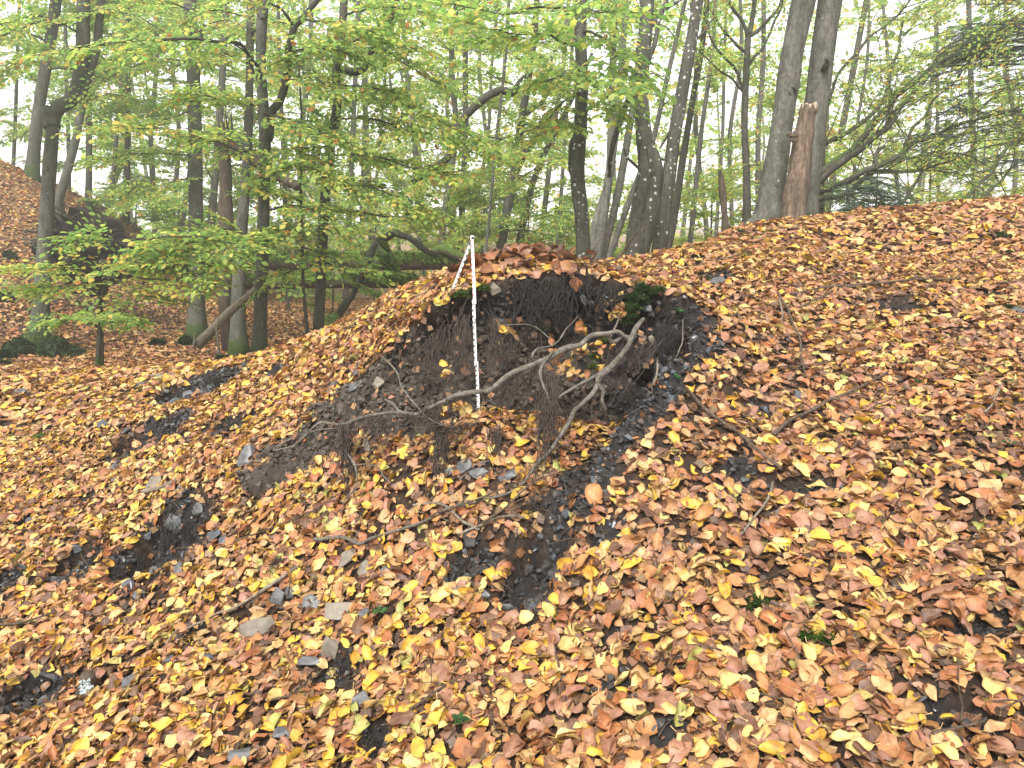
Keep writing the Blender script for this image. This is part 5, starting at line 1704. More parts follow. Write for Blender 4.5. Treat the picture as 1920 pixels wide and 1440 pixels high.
make_tree('beech_tree', 'tall straight grey trunk with moss skirt left of the broken tree', [(368, 612, 34), (369, 560, 28), (368, 440, 26), (366, 300, 25), (363, 150, 24), (356, 0, 23), (350, -300, 16)], 10.2, 'beech', TG, 14, 0.35,
          hang=[([(362, 60, 10.2), (420, 40, 9.6), (480, 60, 9.2)], 10, 0.5), ([(362, 120, 10.2), (300, 110, 9.8), (240, 130, 9.4), (180, 170, 9.2)], 14, 0.45), ([(365, 210, 10.2), (300, 225, 9.8), (230, 235, 9.4)], 12, 0.4), ([(366, 250, 10.2), (420, 250, 9.8), (470, 265, 9.4)], 10, 0.6), ([(362, 20, 10.2), (280, 0, 9.7), (200, 20, 9.4)], 12, 0.5), ([(366, 330, 10.2), (310, 345, 9.8), (260, 350, 9.4)], 9, 0.4), ([(367, 290, 10.2), (250, 290, 9.7), (190, 300, 9.4)], 10, 0.35)], warm=0.45, seed=7)
make_tree('beech_tree', 'grey fork trunk between the broken tree and the slim beech', [(447, 640, 32), (447, 590, 27), (450, 480, 24), (457, 380, 20), (464, 280, 17), (468, 150, 15), (470, 0, 14), (474, -200, 9)], 9.0, 'beech', TG, 12, 0.35,
          hang=[([(468, 120, 9.0), (430, 100, 8.6), (390, 110, 8.2)], 8, 0.6), ([(468, 60, 9.0), (520, 40, 8.5), (570, 60, 8.2)], 10, 0.55), ([(468, 30, 9), (400, 20, 8.6), (340, 40, 8.3)], 10, 0.5)], warm=0.5, seed=8)


def snag_extra(t, s, rad, L_, T_, rr):
    # splintered top and the broken-off stem folded down to the right
    mb = MB()
    w = spline(np.array([P(424, 262, 9.4), P(455, 285, 9.2), P(490, 305, 9.0), P(535, 335, 8.8), P(560, 352, 8.7)]), 22)
    tube(mb, w, np.linspace(0.125, 0.045, 22), 10, 0.35, 14, 4)
    mb.build('fallen_top', M['snag_wood'], t)
    for k in range(6):
        a = P(421 + rr.normal(0, 6), 262, 9.4)
        mb = MB()
        e = P(422 + rr.normal(4, 9), 262 - rr.uniform(15, 75), 9.4)
        w = spline([a, (a + e) / 2 + rr.normal(0, 0.012, 3), e], 8)
        tube(mb, w, np.linspace(0.022, 0.002, 8), 5, 0.2, 20, k)
        mb.build('splinter', M['snag_wood'], t)
    for k in range(8):
        a = P(470 + 9 * k, 293 + 5 * k, 9.1 - 0.04 * k)
        mb = MB()
        e = a + np.array([rr.uniform(0.1, 0.45), rr.normal(0, 0.1), rr.uniform(-0.3, 0.12)])
        tube(mb, wobble(spline([a, (a + e) / 2 + rr.normal(0, 0.02, 3), e], 8), 0.02, k), np.linspace(0.014, 0.003, 8), 5)
        mb.build('broken_twig', M['beech_dark'], t)


make_tree('broken_tree', 'brown snag with splintered top and its stem folded down', [(421, 500, 28), (424, 440, 27), (423, 380, 25), (424, 320, 24), (422, 262, 22)], 9.4, 'snag_wood', TG, 12, 0.2, extra=snag_extra, seed=9, bumpy=0.2)


def pole_branch(t, s, rad, L_, T_, rr):
    pass


make_tree('beech_tree', 'slim smooth grey beech with an ear shaped side limb', [(486, 662, 28), (488, 600, 24), (492, 480, 22), (495, 370, 21), (497, 260, 22), (494, 200, 20), (489, 130, 19), (490, 70, 19), (492, 30, 19), (500, -10, 15), (520, -120, 11)], 7.2, 'beech', TG, 14, 0.25,
          limbs=[([(503, 265, 7.2), (512, 215, 7.15), (528, 190, 7.1), (536, 150, 7.1), (543, 90, 7.05), (552, 50, 7.05), (575, 25, 7.0), (600, -10, 7.0), (640, -80, 6.9)], 0.045, 0.022, 0, 'beech_dark'),
                 ([(494, 40, 7.2), (470, -10, 7.15), (460, -100, 7.1)], 0.04, 0.03, 0), ([(552, 50, 7.05), (530, 20, 6.9), (505, 8, 6.8)], 0.016, 0.008, 3, 'beech_dark'),
                 ([(497, 420, 7.2), (470, 455, 6.95), (450, 437, 6.8), (420, 430, 6.7), (395, 438, 6.6)], 0.014, 0.006, 5, 'beech_dark'),
                 ([(492, 130, 7.2), (470, 110, 7.0), (445, 82, 6.8), (400, 78, 6.6), (330, 72, 6.4), (250, 78, 6.2), (170, 85, 6.0), (110, 98, 5.9)], 0.02, 0.007, 10, 'beech_dark'),
                 ([(494, 160, 7.2), (475, 130, 7.1), (462, 100, 7.0), (440, 85, 6.9)], 0.015, 0.008, 0, 'beech_dark')],
          hang=[([(497, 285, 7.2), (440, 283, 6.8), (380, 262, 6.5), (310, 245, 6.3), (230, 245, 6.2)], 12, 0.75), ([(497, 330, 7.2), (560, 310, 6.9), (620, 330, 6.7)], 9, 0.55), ([(496, 390, 7.2), (560, 385, 6.9), (600, 400, 6.7)], 8, 0.5),
                ([(497, 440, 7.2), (430, 450, 6.7), (360, 455, 6.4), (300, 460, 6.2)], 10, 0.45), ([(497, 470, 7.2), (440, 485, 6.7), (370, 490, 6.4), (310, 498, 6.2), (250, 505, 6.1)], 7, 0.6),
                ([(540, 150, 7.1), (590, 150, 6.8), (640, 170, 6.6)], 9, 0.5), ([(540, 100, 7.1), (600, 90, 6.8), (660, 100, 6.6)], 9, 0.45), ([(560, 40, 7.0), (620, 40, 6.8), (690, 60, 6.6)], 10, 0.45), ([(495, 210, 7.2), (560, 230, 6.9), (610, 250, 6.7)], 9, 0.5),
                ([(495, 200, 7.2), (440, 190, 6.9), (390, 180, 6.6)], 9, 0.6)], warm=0.55, seed=10, lsize=0.062)
make_tree('beech_tree', 'slender dark leaning beech left of the mossy logs', [(597, 612, 20), (601, 540, 20), (604, 460, 20), (609, 380, 19), (616, 300, 18), (626, 240, 18), (632, 190, 17), (630, 140, 17), (638, 90, 16), (645, 0, 15), (650, -200, 10)], 7.6, 'beech_dark', TG, 12, 0.2,
          limbs=[([(640, 130, 7.6), (665, 135, 7.55), (680, 125, 7.5), (700, 85, 7.5), (728, 40, 7.4), (745, 0, 7.4), (760, -60, 7.4)], 0.04, 0.022, 4), ([(612, 330, 7.6), (585, 300, 7.4), (590, 265, 7.3)], 0.012, 0.006, 3)],
          hang=[([(640, 160, 7.6), (700, 165, 7.2), (770, 195, 6.9), (850, 240, 6.6)], 15, 0.45), ([(632, 220, 7.6), (700, 225, 7.2), (780, 245, 6.9), (870, 270, 6.7)], 15, 0.5), ([(620, 290, 7.6), (690, 290, 7.2), (760, 310, 6.9), (840, 330, 6.7)], 14, 0.5),
                ([(612, 350, 7.6), (670, 350, 7.2), (730, 365, 6.9), (800, 390, 6.7)], 13, 0.5), ([(608, 400, 7.6), (660, 395, 7.2), (720, 405, 6.9), (780, 420, 6.7)], 8, 0.45), ([(603, 490, 7.6), (650, 500, 7.2), (690, 510, 7.0)], 2, 0.5),
                ([(640, 80, 7.6), (700, 70, 7.2), (770, 90, 6.8)], 11, 0.45), ([(645, 30, 7.6), (720, 10, 7.1), (800, 30, 6.7)], 11, 0.45), ([(635, 110, 7.6), (580, 100, 7.2), (540, 110, 7.0)], 8, 0.5), ([(700, 85, 7.5), (760, 120, 7.1), (820, 150, 6.8)], 9, 0.45), ([(622, 270, 7.6), (570, 280, 7.3), (530, 300, 7.1)], 7, 0.5), ([(606, 420, 7.6), (560, 430, 7.3), (520, 440, 7.0)], 7, 0.5)], warm=0.5, seed=11, lsize=0.064)
make_tree('sapling', 'pencil thin sapling between the two slim beeches', [(576, 620, 7), (569, 540, 6), (566, 450, 6), (564, 350, 5), (566, 240, 4), (560, 120, 3)], 7.4, 'beech_dark', TG, 6, 0.1, hang=[([(566, 460, 7.4), (590, 470, 7.2), (630, 480, 7.1)], 4), ([(565, 380, 7.4), (540, 370, 7.2), (520, 365, 7.1)], 4), ([(566, 500, 7.4), (545, 510, 7.2), (525, 520, 7.1)], 3)], warm=0.45, seed=12)
# a dead pole leans on the slim beech
mb = MB()
w = spline(np.array([P(371, 648, 7.4), P(395, 622, 7.35), P(430, 585, 7.3), P(460, 560, 7.25), P(483, 540, 7.2)]), 26)
pole = thing('leaning_pole', 'barkless pale pole leaning against the slim grey beech', 'dead branch', w[0])
tube(mb, w, np.linspace(0.05, 0.034, 26), 10, 0.15, 10, 3)
mb.build('stem', M['stick_pale'], pole)
for a, b in (((364, 652, 7.35), (366, 625, 7.3)), ((410, 665, 7.3), (405, 600, 7.3))):
    mb = MB()
    w2 = wobble(spline(np.array([P(*a), (P(*a) + P(*b)) / 2, P(*b)]), 10), 0.01, 3)
    tube(mb, w2, np.linspace(0.016, 0.01, 10), 6)
    mb.build('stub', M['stick_pale'], pole)


# green saplings and low boughs at the left
make_tree('beech_sapling', 'low dark stemmed sapling with a flat green crown', [(183, 690, 9), (185, 650, 9), (187, 612, 8), (188, 600, 6)], 6.0, 'beech_dark', 'saplings in the left valley', 8, 0.1,
          hang=[([(187, 608, 6), (150, 598, 5.9), (112, 600, 5.85)], 6, 0.0), ([(187, 606, 6), (220, 596, 5.95), (250, 604, 5.9)], 6, 0.0), ([(187, 604, 6), (190, 590, 5.7), (185, 592, 5.5)], 5, 0.0), ([(187, 604, 6), (195, 592, 6.3), (210, 588, 6.5)], 4, 0.0)], warm=0.0, seed=20, lsize=0.04, scale=0.5)
make_tree('beech_sapling', 'dark forked sapling with long yellow green boughs over the valley', [(190, 700, 10), (189, 640, 10), (188, 570, 10), (193, 550, 10), (205, 525, 10), (222, 490, 9), (240, 465, 8), (262, 440, 6)], 6.6, 'beech_dark', 'saplings in the left valley', 8, 0.1,
          hang=[([(205, 525, 6.6), (150, 505, 6.4), (100, 500, 6.3), (55, 498, 6.2)], 7, 0.95), ([(215, 505, 6.6), (260, 520, 6.4), (310, 525, 6.2), (350, 530, 6.1)], 6, 0.75), ([(230, 480, 6.6), (280, 470, 6.4), (340, 465, 6.3), (400, 470, 6.2)], 7, 0.35), ([(240, 465, 6.6), (200, 455, 6.5), (160, 450, 6.4)], 6, 0.05), ([(250, 450, 6.6), (320, 445, 6.4), (390, 445, 6.3), (450, 455, 6.2)], 7, 0.3), ([(225, 488, 6.6), (290, 495, 6.4), (350, 495, 6.3), (400, 495, 6.2)], 6, 0.5), ([(200, 535, 6.6), (150, 535, 6.4), (100, 540, 6.3)], 6, 0.7), ([(210, 515, 6.6), (240, 545, 6.4), (270, 555, 6.3)], 5, 0.6)], warm=0.4, seed=21, lsize=0.058)

# ---- right group on the ridge
make_tree('hornbeam_tree', 'upright dark trunk speckled with white lichen behind the dip', [(1094, 505, 31), (1094, 470, 28), (1090, 400, 27), (1084, 350, 27), (1083, 310, 26), (1088, 240, 25), (1091, 150, 24), (1088, 60, 23), (1090, 0, 22), (1092, -250, 15)], 6.4, 'beech_spot', TG, 14, 0.25,
          limbs=[([(1078, 345, 6.42), (1072, 315, 6.42), (1074, 275, 6.42), (1080, 255, 6.4)], 0.025, 0.02, 0)],
          hang=[([(1090, 90, 6.4), (1040, 70, 5.8), (980, 60, 5.3), (920, 50, 4.9)], 8, 0.2), ([(1090, 60, 6.4), (1130, 70, 5.9), (1160, 110, 5.5), (1185, 150, 5.2)], 7, 0.1), ([(1088, 20, 6.4), (1020, 10, 5.7), (950, 20, 5.2), (880, 10, 4.9)], 8, 0.3), ([(1090, 130, 6.4), (1060, 140, 5.9), (1010, 150, 5.5)], 5, 0.35), ([(1090, 150, 6.4), (1130, 160, 6.0), (1150, 200, 5.7)], 4, 0.1), ([(1090, 0, 6.4), (1110, 20, 5.7), (1140, 30, 5.2)], 5, 0.2), ([(1088, 170, 6.4), (1050, 200, 6.1), (1020, 235, 5.9)], 6, 0.5)], warm=0.2, seed=30, lsize=0.068)
make_tree('hornbeam_tree', 'stout twisted double trunk spotted with white lichen', [(1190, 520, 44), (1190, 480, 39), (1196, 420, 36), (1206, 360, 33), (1212, 310, 32), (1206, 240, 30), (1202, 180, 28), (1206, 100, 27), (1212, 40, 27), (1214, -60, 25), (1220, -300, 17)], 6.2, 'beech_spot', TG, 16, 0.3,
          limbs=[([(1196, 480, 6.2), (1222, 400, 6.15), (1228, 340, 6.15), (1224, 300, 6.15), (1214, 270, 6.2)], 0.075, 0.06, 0), ([(1204, 160, 6.2), (1180, 185, 6.3), (1165, 215, 6.35), (1150, 270, 6.4), (1140, 330, 6.5)], 0.035, 0.02, 0), ([(1214, 120, 6.2), (1232, 80, 6.2), (1240, 30, 6.2), (1270, -40, 6.3)], 0.025, 0.012, 0), ([(1216, 60, 6.2), (1250, 20, 6.3), (1290, -10, 6.4)], 0.02, 0.01, 0), ([(1196, 320, 6.2), (1175, 295, 6.1), (1168, 270, 6.1)], 0.014, 0.005, 0), ([(1222, 302, 6.15), (1240, 300, 6.1), (1250, 303, 6.1)], 0.012, 0.008, 0)], warm=0.4, seed=31)
make_tree('hornbeam_tree', 'lichen spotted trunk leaning right beside the double trunk', [(1232, 498, 31), (1240, 440, 28), (1252, 350, 26), (1262, 270, 25), (1276, 190, 24), (1290, 110, 22), (1304, 30, 21), (1312, -40, 20), (1335, -300, 13)], 6.6, 'beech_spot', TG, 14, 0.2,
          limbs=[([(1268, 230, 6.6), (1250, 260, 6.6), (1240, 280, 6.6)], 0.015, 0.008, 0), ([(1296, 80, 6.6), (1320, 60, 6.6), (1340, 35, 6.6)], 0.015, 0.008, 0), ([(1258, 300, 6.6), (1280, 280, 6.7), (1286, 272, 6.7)], 0.02, 0.01, 0)], warm=0.4, seed=32)
for k, (pts, dd, lab) in enumerate([
    ([(1118, 500, 18), (1132, 400, 17), (1150, 270, 16), (1160, 180, 14), (1170, 60, 12), (1180, -120, 8)], 7.6, 'pale stem rising between the lichen trunks, left of the fan'),
    ([(1124, 500, 16), (1150, 400, 15), (1165, 330, 15), (1180, 240, 13), (1200, 120, 11), (1225, -60, 8)], 7.8, 'pale stem slanting behind the double trunk'),
    ([(1112, 500, 15), (1116, 420, 15), (1140, 340, 14), (1145, 240, 12), (1150, 100, 11), (1160, -100, 8)], 8.2, 'curved pale stem close behind the speckled trunk'),
    ([(1135, 500, 13), (1168, 410, 12), (1190, 350, 11), (1225, 260, 10), (1250, 150, 9), (1290, -20, 7)], 8.4, 'thin pale stem bowing right out of the fan'),
    ([(1245, 495, 15), (1262, 420, 14), (1280, 300, 13), (1300, 180, 12), (1320, 60, 11), (1335, -120, 8)], 8.6, 'slim dark stem right of the leaning lichen trunk')]):
    make_tree('slim_hornbeam', lab, pts, dd, 'pale_bark' if k < 4 else 'beech_dark', 'fan of hornbeam stems in the dip', 9, 0.2, auto=(7, 2.4, 4.6, 0.5, 1.3, 3, 0.9), warm=0.55, seed=33 + k, lsize=0.05, leaf=QUAD, twigs=1)
make_tree('hornbeam_tree', 'slim dark goblet branched tree left of the twin trunks', [(1400, 430, 17), (1400, 330, 14), (1396, 240, 13), (1398, 160, 13), (1401, 100, 12), (1403, 60, 11)], 8.0, 'beech_dark', TG, 10, 0.2,
          limbs=[([(1403, 66, 8), (1412, 30, 8), (1416, -30, 8), (1420, -150, 8)], 0.03, 0.02, 4), ([(1402, 70, 8), (1390, 40, 8), (1370, 5, 8), (1350, -60, 8)], 0.022, 0.014, 3), ([(1404, 70, 8), (1430, 50, 8), (1455, 20, 8), (1475, -20, 8)], 0.022, 0.013, 3), ([(1402, 120, 8), (1425, 95, 8), (1445, 60, 8), (1470, 0, 8)], 0.018, 0.012, 2), ([(1399, 100, 8), (1375, 80, 8), (1350, 45, 8), (1325, 10, 8)], 0.018, 0.01, 3), ([(1396, 165, 8), (1380, 130, 8), (1355, 105, 8), (1335, 75, 8), (1325, 40, 8)], 0.016, 0.009, 3), ([(1396, 170, 8), (1370, 145, 8), (1345, 130, 8), (1320, 105, 8)], 0.014, 0.008, 3)], warm=0.7, seed=40, lsize=0.045, leaf=QUAD, twigs=1)


def twin_extra(t, s, rad, L_, T_, rr):
    for (px, py, dd, R) in ((1483, 172, 5.545, 0.026),):
        c = P(px, py, dd)
        mb = MB()
        th = np.linspace(0, 2 * pi, 21)
        ring = np.stack([c + np.array([math.cos(a) * R, -0.02 - 0.012 * math.sin(a * 2), math.sin(a) * R * 1.1]) for a in th])
        tube(mb, ring, 0.008, 7, 0.2, 30, 2, cap=False)
        mb.build('knot_rim', M['beech'], t)
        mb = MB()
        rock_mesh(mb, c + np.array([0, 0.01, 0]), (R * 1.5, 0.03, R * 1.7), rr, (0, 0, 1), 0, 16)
        mb.build('knot_hole_shade', M['void_earth'], t)  # solid near-black plug, its colour stands in for shade inside the knot


make_tree('beech_tree', 'thick grey left trunk of the leaning twin with a round knot hole', [(1436, 436, 62), (1441, 400, 53), (1448, 350, 46), (1456, 300, 43), (1467, 230, 42), (1476, 170, 41), (1484, 110, 41), (1496, 50, 42), (1507, 0, 43), (1530, -120, 40), (1570, -400, 28)], 5.6, 'beech_clean', TG, 22, 0.2, extra=twin_extra, seed=41, bumpy=0.09,
          limbs=[([(1388, 446, 5.5), (1405, 430, 5.55), (1428, 408, 5.6)], 0.03, 0.06, 0)])
make_tree('beech_tree', 'grey right trunk of the leaning twin behind the dead stub', [(1508, 425, 46), (1514, 360, 43), (1524, 260, 42), (1535, 160, 43), (1548, 60, 43), (1557, 0, 42), (1575, -120, 38), (1600, -400, 27)], 5.8, 'beech_clean', TG, 20, 0.1, seed=42, bumpy=0.08,
          limbs=[([(1552, 128, 5.68), (1556, 118, 5.62), (1551, 110, 5.58)], 0.03, 0.012, 0)])
stub = thing('dead_stub', 'barkless brown dead stub with sawn top standing against the twin trunks', 'stump', P(1497, 428, 5.35))
mb = MB()
q = np.array([np.r_[P(a, b, 5.38), w_ * 5.38 / F / 2] for a, b, w_ in [(1487, 430, 42), (1492, 380, 40), (1501, 300, 37), (1508, 250, 33), (1514, 210, 29), (1516, 200, 28)]])
s = spline(q, 40)
def grooves(tt, th):
    g = vnoise(np.cos(th)[None] * 3.4 + 0 * tt[:, None], np.sin(th)[None] * 3.4, tt[:, None] * 2.2, 4) * 0.2 + vnoise(np.cos(th)[None] * 9 + 0 * tt[:, None], np.sin(th)[None] * 9, tt[:, None] * 5, 5) * 0.12
    return 1 + g


tube(mb, s[:, :3], s[:, 3], 48, 0.1, 9, 6, cap=False, flare=grooves)
mb.build('stub_wood', M['dead_wood'], stub)
topc, topr = s[-1, :3], s[-1, 3]
mb = MB()
for k in range(14):
    a = 2 * pi * k / 14
    c = topc + np.array([math.cos(a) * topr * 0.85, math.sin(a) * topr * 0.85, 0])
    tube(mb, np.array([c + np.array([0, 0, -0.04]), c + np.array([0, 0, random.uniform(0.008, 0.035)])]), [0.022, 0.012], 6, 0.3, 40, k)
mb.build('sawn_rim', M['cut_wood'], stub)
mb = MB()
tube(mb, np.array([topc + np.array([0, 0, -0.02]), topc + np.array([0, 0, 0.002])]), [topr * 0.95, topr * 0.9], 16, 0.05, 30, 3)
mb.build('sawn_face', M['cut_wood'], stub)
mb = MB()
for k in range(5):
    rock_mesh(mb, P(1486 + random.uniform(-6, 6), 256 + random.uniform(-7, 7), 5.3), (0.05, 0.05, 0.045), np.random.default_rng(k), (0, -0.5, 1), k, 12)
mb.build('burr', M['dead_wood'], stub, smooth=False)
make_tree('broken_snag', 'short splintered stem left of the twin trunks', [(1362, 452, 16), (1358, 400, 14), (1354, 350, 12), (1350, 318, 5)], 6.4, 'snag_wood', TG, 9, 0.2, seed=43, bumpy=0.3)


# hornbeam with long mossy limbs sweeping to the upper right
def sweep_extra(t, s, rad, L_, T_, rr):
    limbs = [
        ([(1535, 330, 7.0), (1580, 290, 7.0), (1640, 225, 7.0), (1700, 165, 7.1), (1780, 105, 7.2), (1860, 60, 7.3), (1960, 10, 7.4)], 0.04, 0.016),
        ([(1530, 345, 7.0), (1590, 300, 6.9), (1650, 255, 6.8), (1705, 180, 6.8), (1790, 110, 6.9), (1900, 50, 7.0)], 0.035, 0.014),
        ([(1530, 305, 7.2), (1550, 270, 7.2), (1600, 245, 7.2), (1660, 175, 7.3), (1680, 85, 7.4), (1700, 30, 7.4)], 0.028, 0.01),
        ([(1528, 360, 6.9), (1600, 335, 6.7), (1635, 315, 6.7), (1680, 290, 6.7), (1760, 250, 6.8), (1850, 215, 6.9), (1960, 180, 7.0)], 0.034, 0.012),
        ([(1530, 380, 6.8), (1590, 352, 6.8), (1650, 330, 6.8), (1720, 320, 6.8), (1800, 290, 6.9)], 0.026, 0.01),
        ([(1546, 240, 7.3), (1570, 150, 7.3), (1620, 80, 7.3), (1670, 40, 7.3), (1710, -10, 7.3)], 0.018, 0.008),
        ([(1638, 315, 6.7), (1640, 290, 6.7), (1655, 275, 6.7)], 0.02, 0.012),
        ([(1690, 300, 6.7), (1710, 250, 6.8), (1750, 200, 6.9), (1800, 140, 7.0)], 0.018, 0.008),
        ([(1668, 390, 6.6), (1700, 370, 6.6), (1740, 310, 6.7), (1790, 290, 6.8)], 0.02, 0.007),
        ([(1800, 390, 6.4), (1860, 320, 6.5), (1910, 230, 6.6), (1940, 120, 6.7)], 0.02, 0.008),
        ([(1830, 385, 6.5), (1880, 330, 6.6), (1930, 280, 6.7)], 0.018, 0.008),
        ([(1610, 415, 6.3), (1640, 395, 6.3), (1655, 385, 6.4), (1680, 392, 6.5)], 0.01, 0.004),
        ([(1760, 300, 6.8), (1790, 295, 6.7), (1820, 300, 6.7), (1830, 315, 6.7)], 0.01, 0.005)]
    for k, (pt, r0, r1) in enumerate(limbs):
        w = wobble(spline(np.array([P(*q) for q in pt]), 30), 0.04, k + 50, 3)
        mb = MB()
        tube(mb, w, np.linspace(r0, r1, 30), 8, 0.15, 12, k)
        mb.build('limb', M['moss_limb'], t)
        nb = 12 if k < 6 else 5
        for q in range(nb):
            i = rr.integers(5, 29)
            dv = unit(unit(w[i] - w[i - 1]) * 0.8 + rr.normal(0, 0.5, 3) + np.array([0.1, 0, 0.15]))
            bp = branch_path(w[i], dv, rr.uniform(0.5, 1.3), rr, -0.1, 8, 0.22)
            leafy(L_, T_, bp, rr, 0.006, 0.75, 3, 0.036, 0.7, QUAD, 0.3, 2, 0.6, 4)


make_tree('sweeping_hornbeam', 'hornbeam behind the twins with mossy limbs sweeping up right', [(1525, 430, 40), (1526, 380, 36), (1530, 320, 30), (1536, 260, 22), (1545, 180, 16), (1552, 60, 12), (1560, -100, 8)], 7.1, 'moss_limb', TG, 12, 0.2, extra=sweep_extra, warm=0.7, seed=44, lsize=0.042, leaf=QUAD)

# yew-like conifer boughs at the right
def needle_bough(mbn, mbt, path, rr, size=0.036, col=(0.07, 0.115, 0.075)):
    n = len(path)
    tube(mbt, path, np.linspace(0.006, 0.0015, n), 4, cap=False)
    P_, A_, N_ = [], [], []
    for k in range(n - 1):
        dv = unit(path[k + 1] - path[k])
        side = unit(np.cross(dv, [0, 0, 1.0]))
        for s in (1, -1):
            L = rr.uniform(0.1, 0.26) * (1 - 0.6 * k / n)
            td = unit(dv * 0.8 + side * s + np.array([0, 0, rr.normal(-0.25, 0.12)]))
            e = path[k] + td * L
            tube(mbt, np.array([path[k], e]), [0.002, 0.0008], 3, cap=False)
            m = int(L / 0.011)
            for q in range(m):
                c = path[k] + td * L * (q + 0.5) / m
                sd = unit(np.cross(td, [0, 0, 1.0])) * (1 if q % 2 else -1)
                P_.append(c + sd * size * 0.4)
                A_.append(unit(sd + td * 0.5 + np.array([0, 0, rr.normal(0, 0.2)])))
                N_.append(np.array([0, -0.3, 1.0]) + rr.normal(0, 0.55, 3))
    P_, A_, N_ = np.array(P_), np.array(A_), np.array(N_)
    V, T, uv = QUAD
    V = V * np.array([0.28, 1, 1])
    c = np.array(col) * rr.uniform(0.6, 1.5, (len(P_), 1))
    bake(mbn, (V, T, uv), P_, A_, N_, size * rr.uniform(0.8, 1.3, len(P_)), c)


def conifer(label, foot, d, spots, seed, name='conifer'):
    rr = np.random.default_rng(seed)
    s, rad, base = trunk_path(foot, d)
    t = thing(name, label, 'tree', base, 'conifers at the right')
    mb = MB()
    tube(mb, s, rad, 8, 0.1, 8, seed)
    mb.build('trunk', M['beech_dark'], t)
    nb, tb = MB(), MB()
    for (px, py, dd, dx, dy, n_) in spots:
        for k in range(n_):
            a = P(px + rr.normal(0, 18), py + rr.normal(0, 12), dd + rr.normal(0, 0.25))
            e = P(px + dx * rr.uniform(0.6, 1.3), py + dy + rr.normal(0, 14), dd + rr.normal(-0.2, 0.3))
            w = spline([a, (a + e) / 2 + np.array([0, 0, 0.06]), e], 8)
            needle_bough(nb, tb, w, rr)
    tag(nb.build('needles', M['needle'], t, smooth=False), kind='stuff')
    tag(tb.build('twigs', M['beech_dark'], t), kind='stuff')


conifer('dark young conifer at the foot of the twin trunks', [(1590, 425, 8), (1590, 380, 7), (1588, 345, 4)], 6.6, [(1590, 390, 6.5, 60, 22, 7), (1590, 370, 6.5, -40, 25, 4), (1600, 355, 6.6, 70, 30, 6), (1600, 400, 6.4, 80, 15, 5), (1620, 340, 6.6, 80, 35, 5), (1660, 375, 6.5, 50, 25, 4)], 1)
conifer('blue green conifer reaching in from the right edge', [(2010, 420, 26), (2005, 200, 22), (2000, 0, 16), (2000, -200, 10)], 7.6, [(1990, 50, 7.4, -200, 15, 16), (1990, 90, 7.3, -230, 30, 16), (1880, 60, 7.2, -90, 20, 8), (1860, 90, 7.1, -80, 15, 8), (1985, 150, 7.2, -190, 30, 8), (1985, 210, 7.1, -200, 40, 8), (1985, 260, 7.0, -220, 20, 7), (1985, 20, 7.5, -160, -20, 8), (1850, 200, 7.0, -110, 20, 5), (1780, 270, 6.9, -90, 15, 5), (1985, 120, 7.3, -280, 40, 8), (1960, 300, 6.8, -160, 30, 6)], 2)

# ------------------------------------------------------------------ fallen trees in the valley
def log(name, label, pts, mat, sides=14, bumpy=0.1, seed=1, group=None, extras=(), cat='fallen tree', n=50):
    q = np.array([np.r_[P(a[0], a[1], a[3]), a[2] * a[3] / F / 2] for a in pts])
    s = spline(q, n)
    mid = s[n // 2, :3]
    t = thing(name, label, cat, np.array([s[0, 0], s[0, 1], gz(s[0, 0], s[0, 1])]), group)
    mb = MB()
    tube(mb, s[:, :3], s[:, 3], sides, bumpy, 5, seed)
    mb.build('trunk', M[mat], t)
    if mat.startswith('moss'):
        moss_fuzz(t, s[:, :3], s[:, 3], 8000 if n > 40 else 2500, seed, -0.05, None, 0.045)
    for e in extras:
        w = wobble(spline(np.array([P(*p) for p in e[0]]), 24), 0.02, seed + 9, 5)
        mb = MB()
        tube(mb, w, np.linspace(e[1], e[2], 24), 9, 0.15, 9, seed)
        mb.build('limb', M[e[3]], t)
    return t


LG = 'fallen trees in the valley'
up_log = log('fallen_tree', 'upper mossy log bridging the valley from the root plate', [(165, 495, 40, 11.2), (300, 492, 36, 11), (520, 492, 32, 10.6), (700, 491, 32, 10.2), (800, 492, 28, 10), (850, 492, 22, 9.8)], 'moss_log', 16, 0.1, 1, LG,
    extras=[([(800, 490, 10), (826, 470, 9.9), (852, 477, 9.7), (880, 488, 9.5), (915, 495, 9.3)], 0.09, 0.04, 'moss_log'), ([(835, 475, 9.9), (850, 490, 9.8), (862, 505, 9.7)], 0.05, 0.03, 'moss_log')])
log('fallen_tree', 'lower mossy log running behind the slim beeches', [(380, 532, 22, 9.9), (480, 530, 26, 9.7), (600, 527, 27, 9.4), (700, 527, 26, 9.1), (780, 530, 22, 8.9)], 'moss_log', 14, 0.1, 2, LG)
log('fallen_tree', 'mossy log lying behind the lichen trunks on the right', [(1040, 498, 22, 9.6), (1110, 500, 26, 9.2), (1180, 501, 26, 8.9), (1290, 499, 22, 8.6)], 'moss_log', 14, 0.1, 3, LG)
log('fallen_branch', 'bare brown pole under the right mossy log', [(1100, 510, 8, 8.6), (1140, 508, 10, 8.4), (1200, 520, 9, 8.2)], 'stick_pale', 8, 0.1, 4, LG, cat='branch')
log('fallen_branch', 'mossy bough propped slanting over both logs', [(703, 440, 12, 9.0), (712, 460, 18, 9.0), (726, 490, 19, 8.9), (745, 525, 17, 8.8), (752, 540, 15, 8.8)], 'moss_limb', 12, 0.12, 5, LG, cat='branch',
    extras=[([(712, 452, 9.0), (735, 438, 8.9), (760, 442, 8.8), (800, 468, 8.7), (822, 480, 8.7)], 0.05, 0.03, 'beech_dark')])
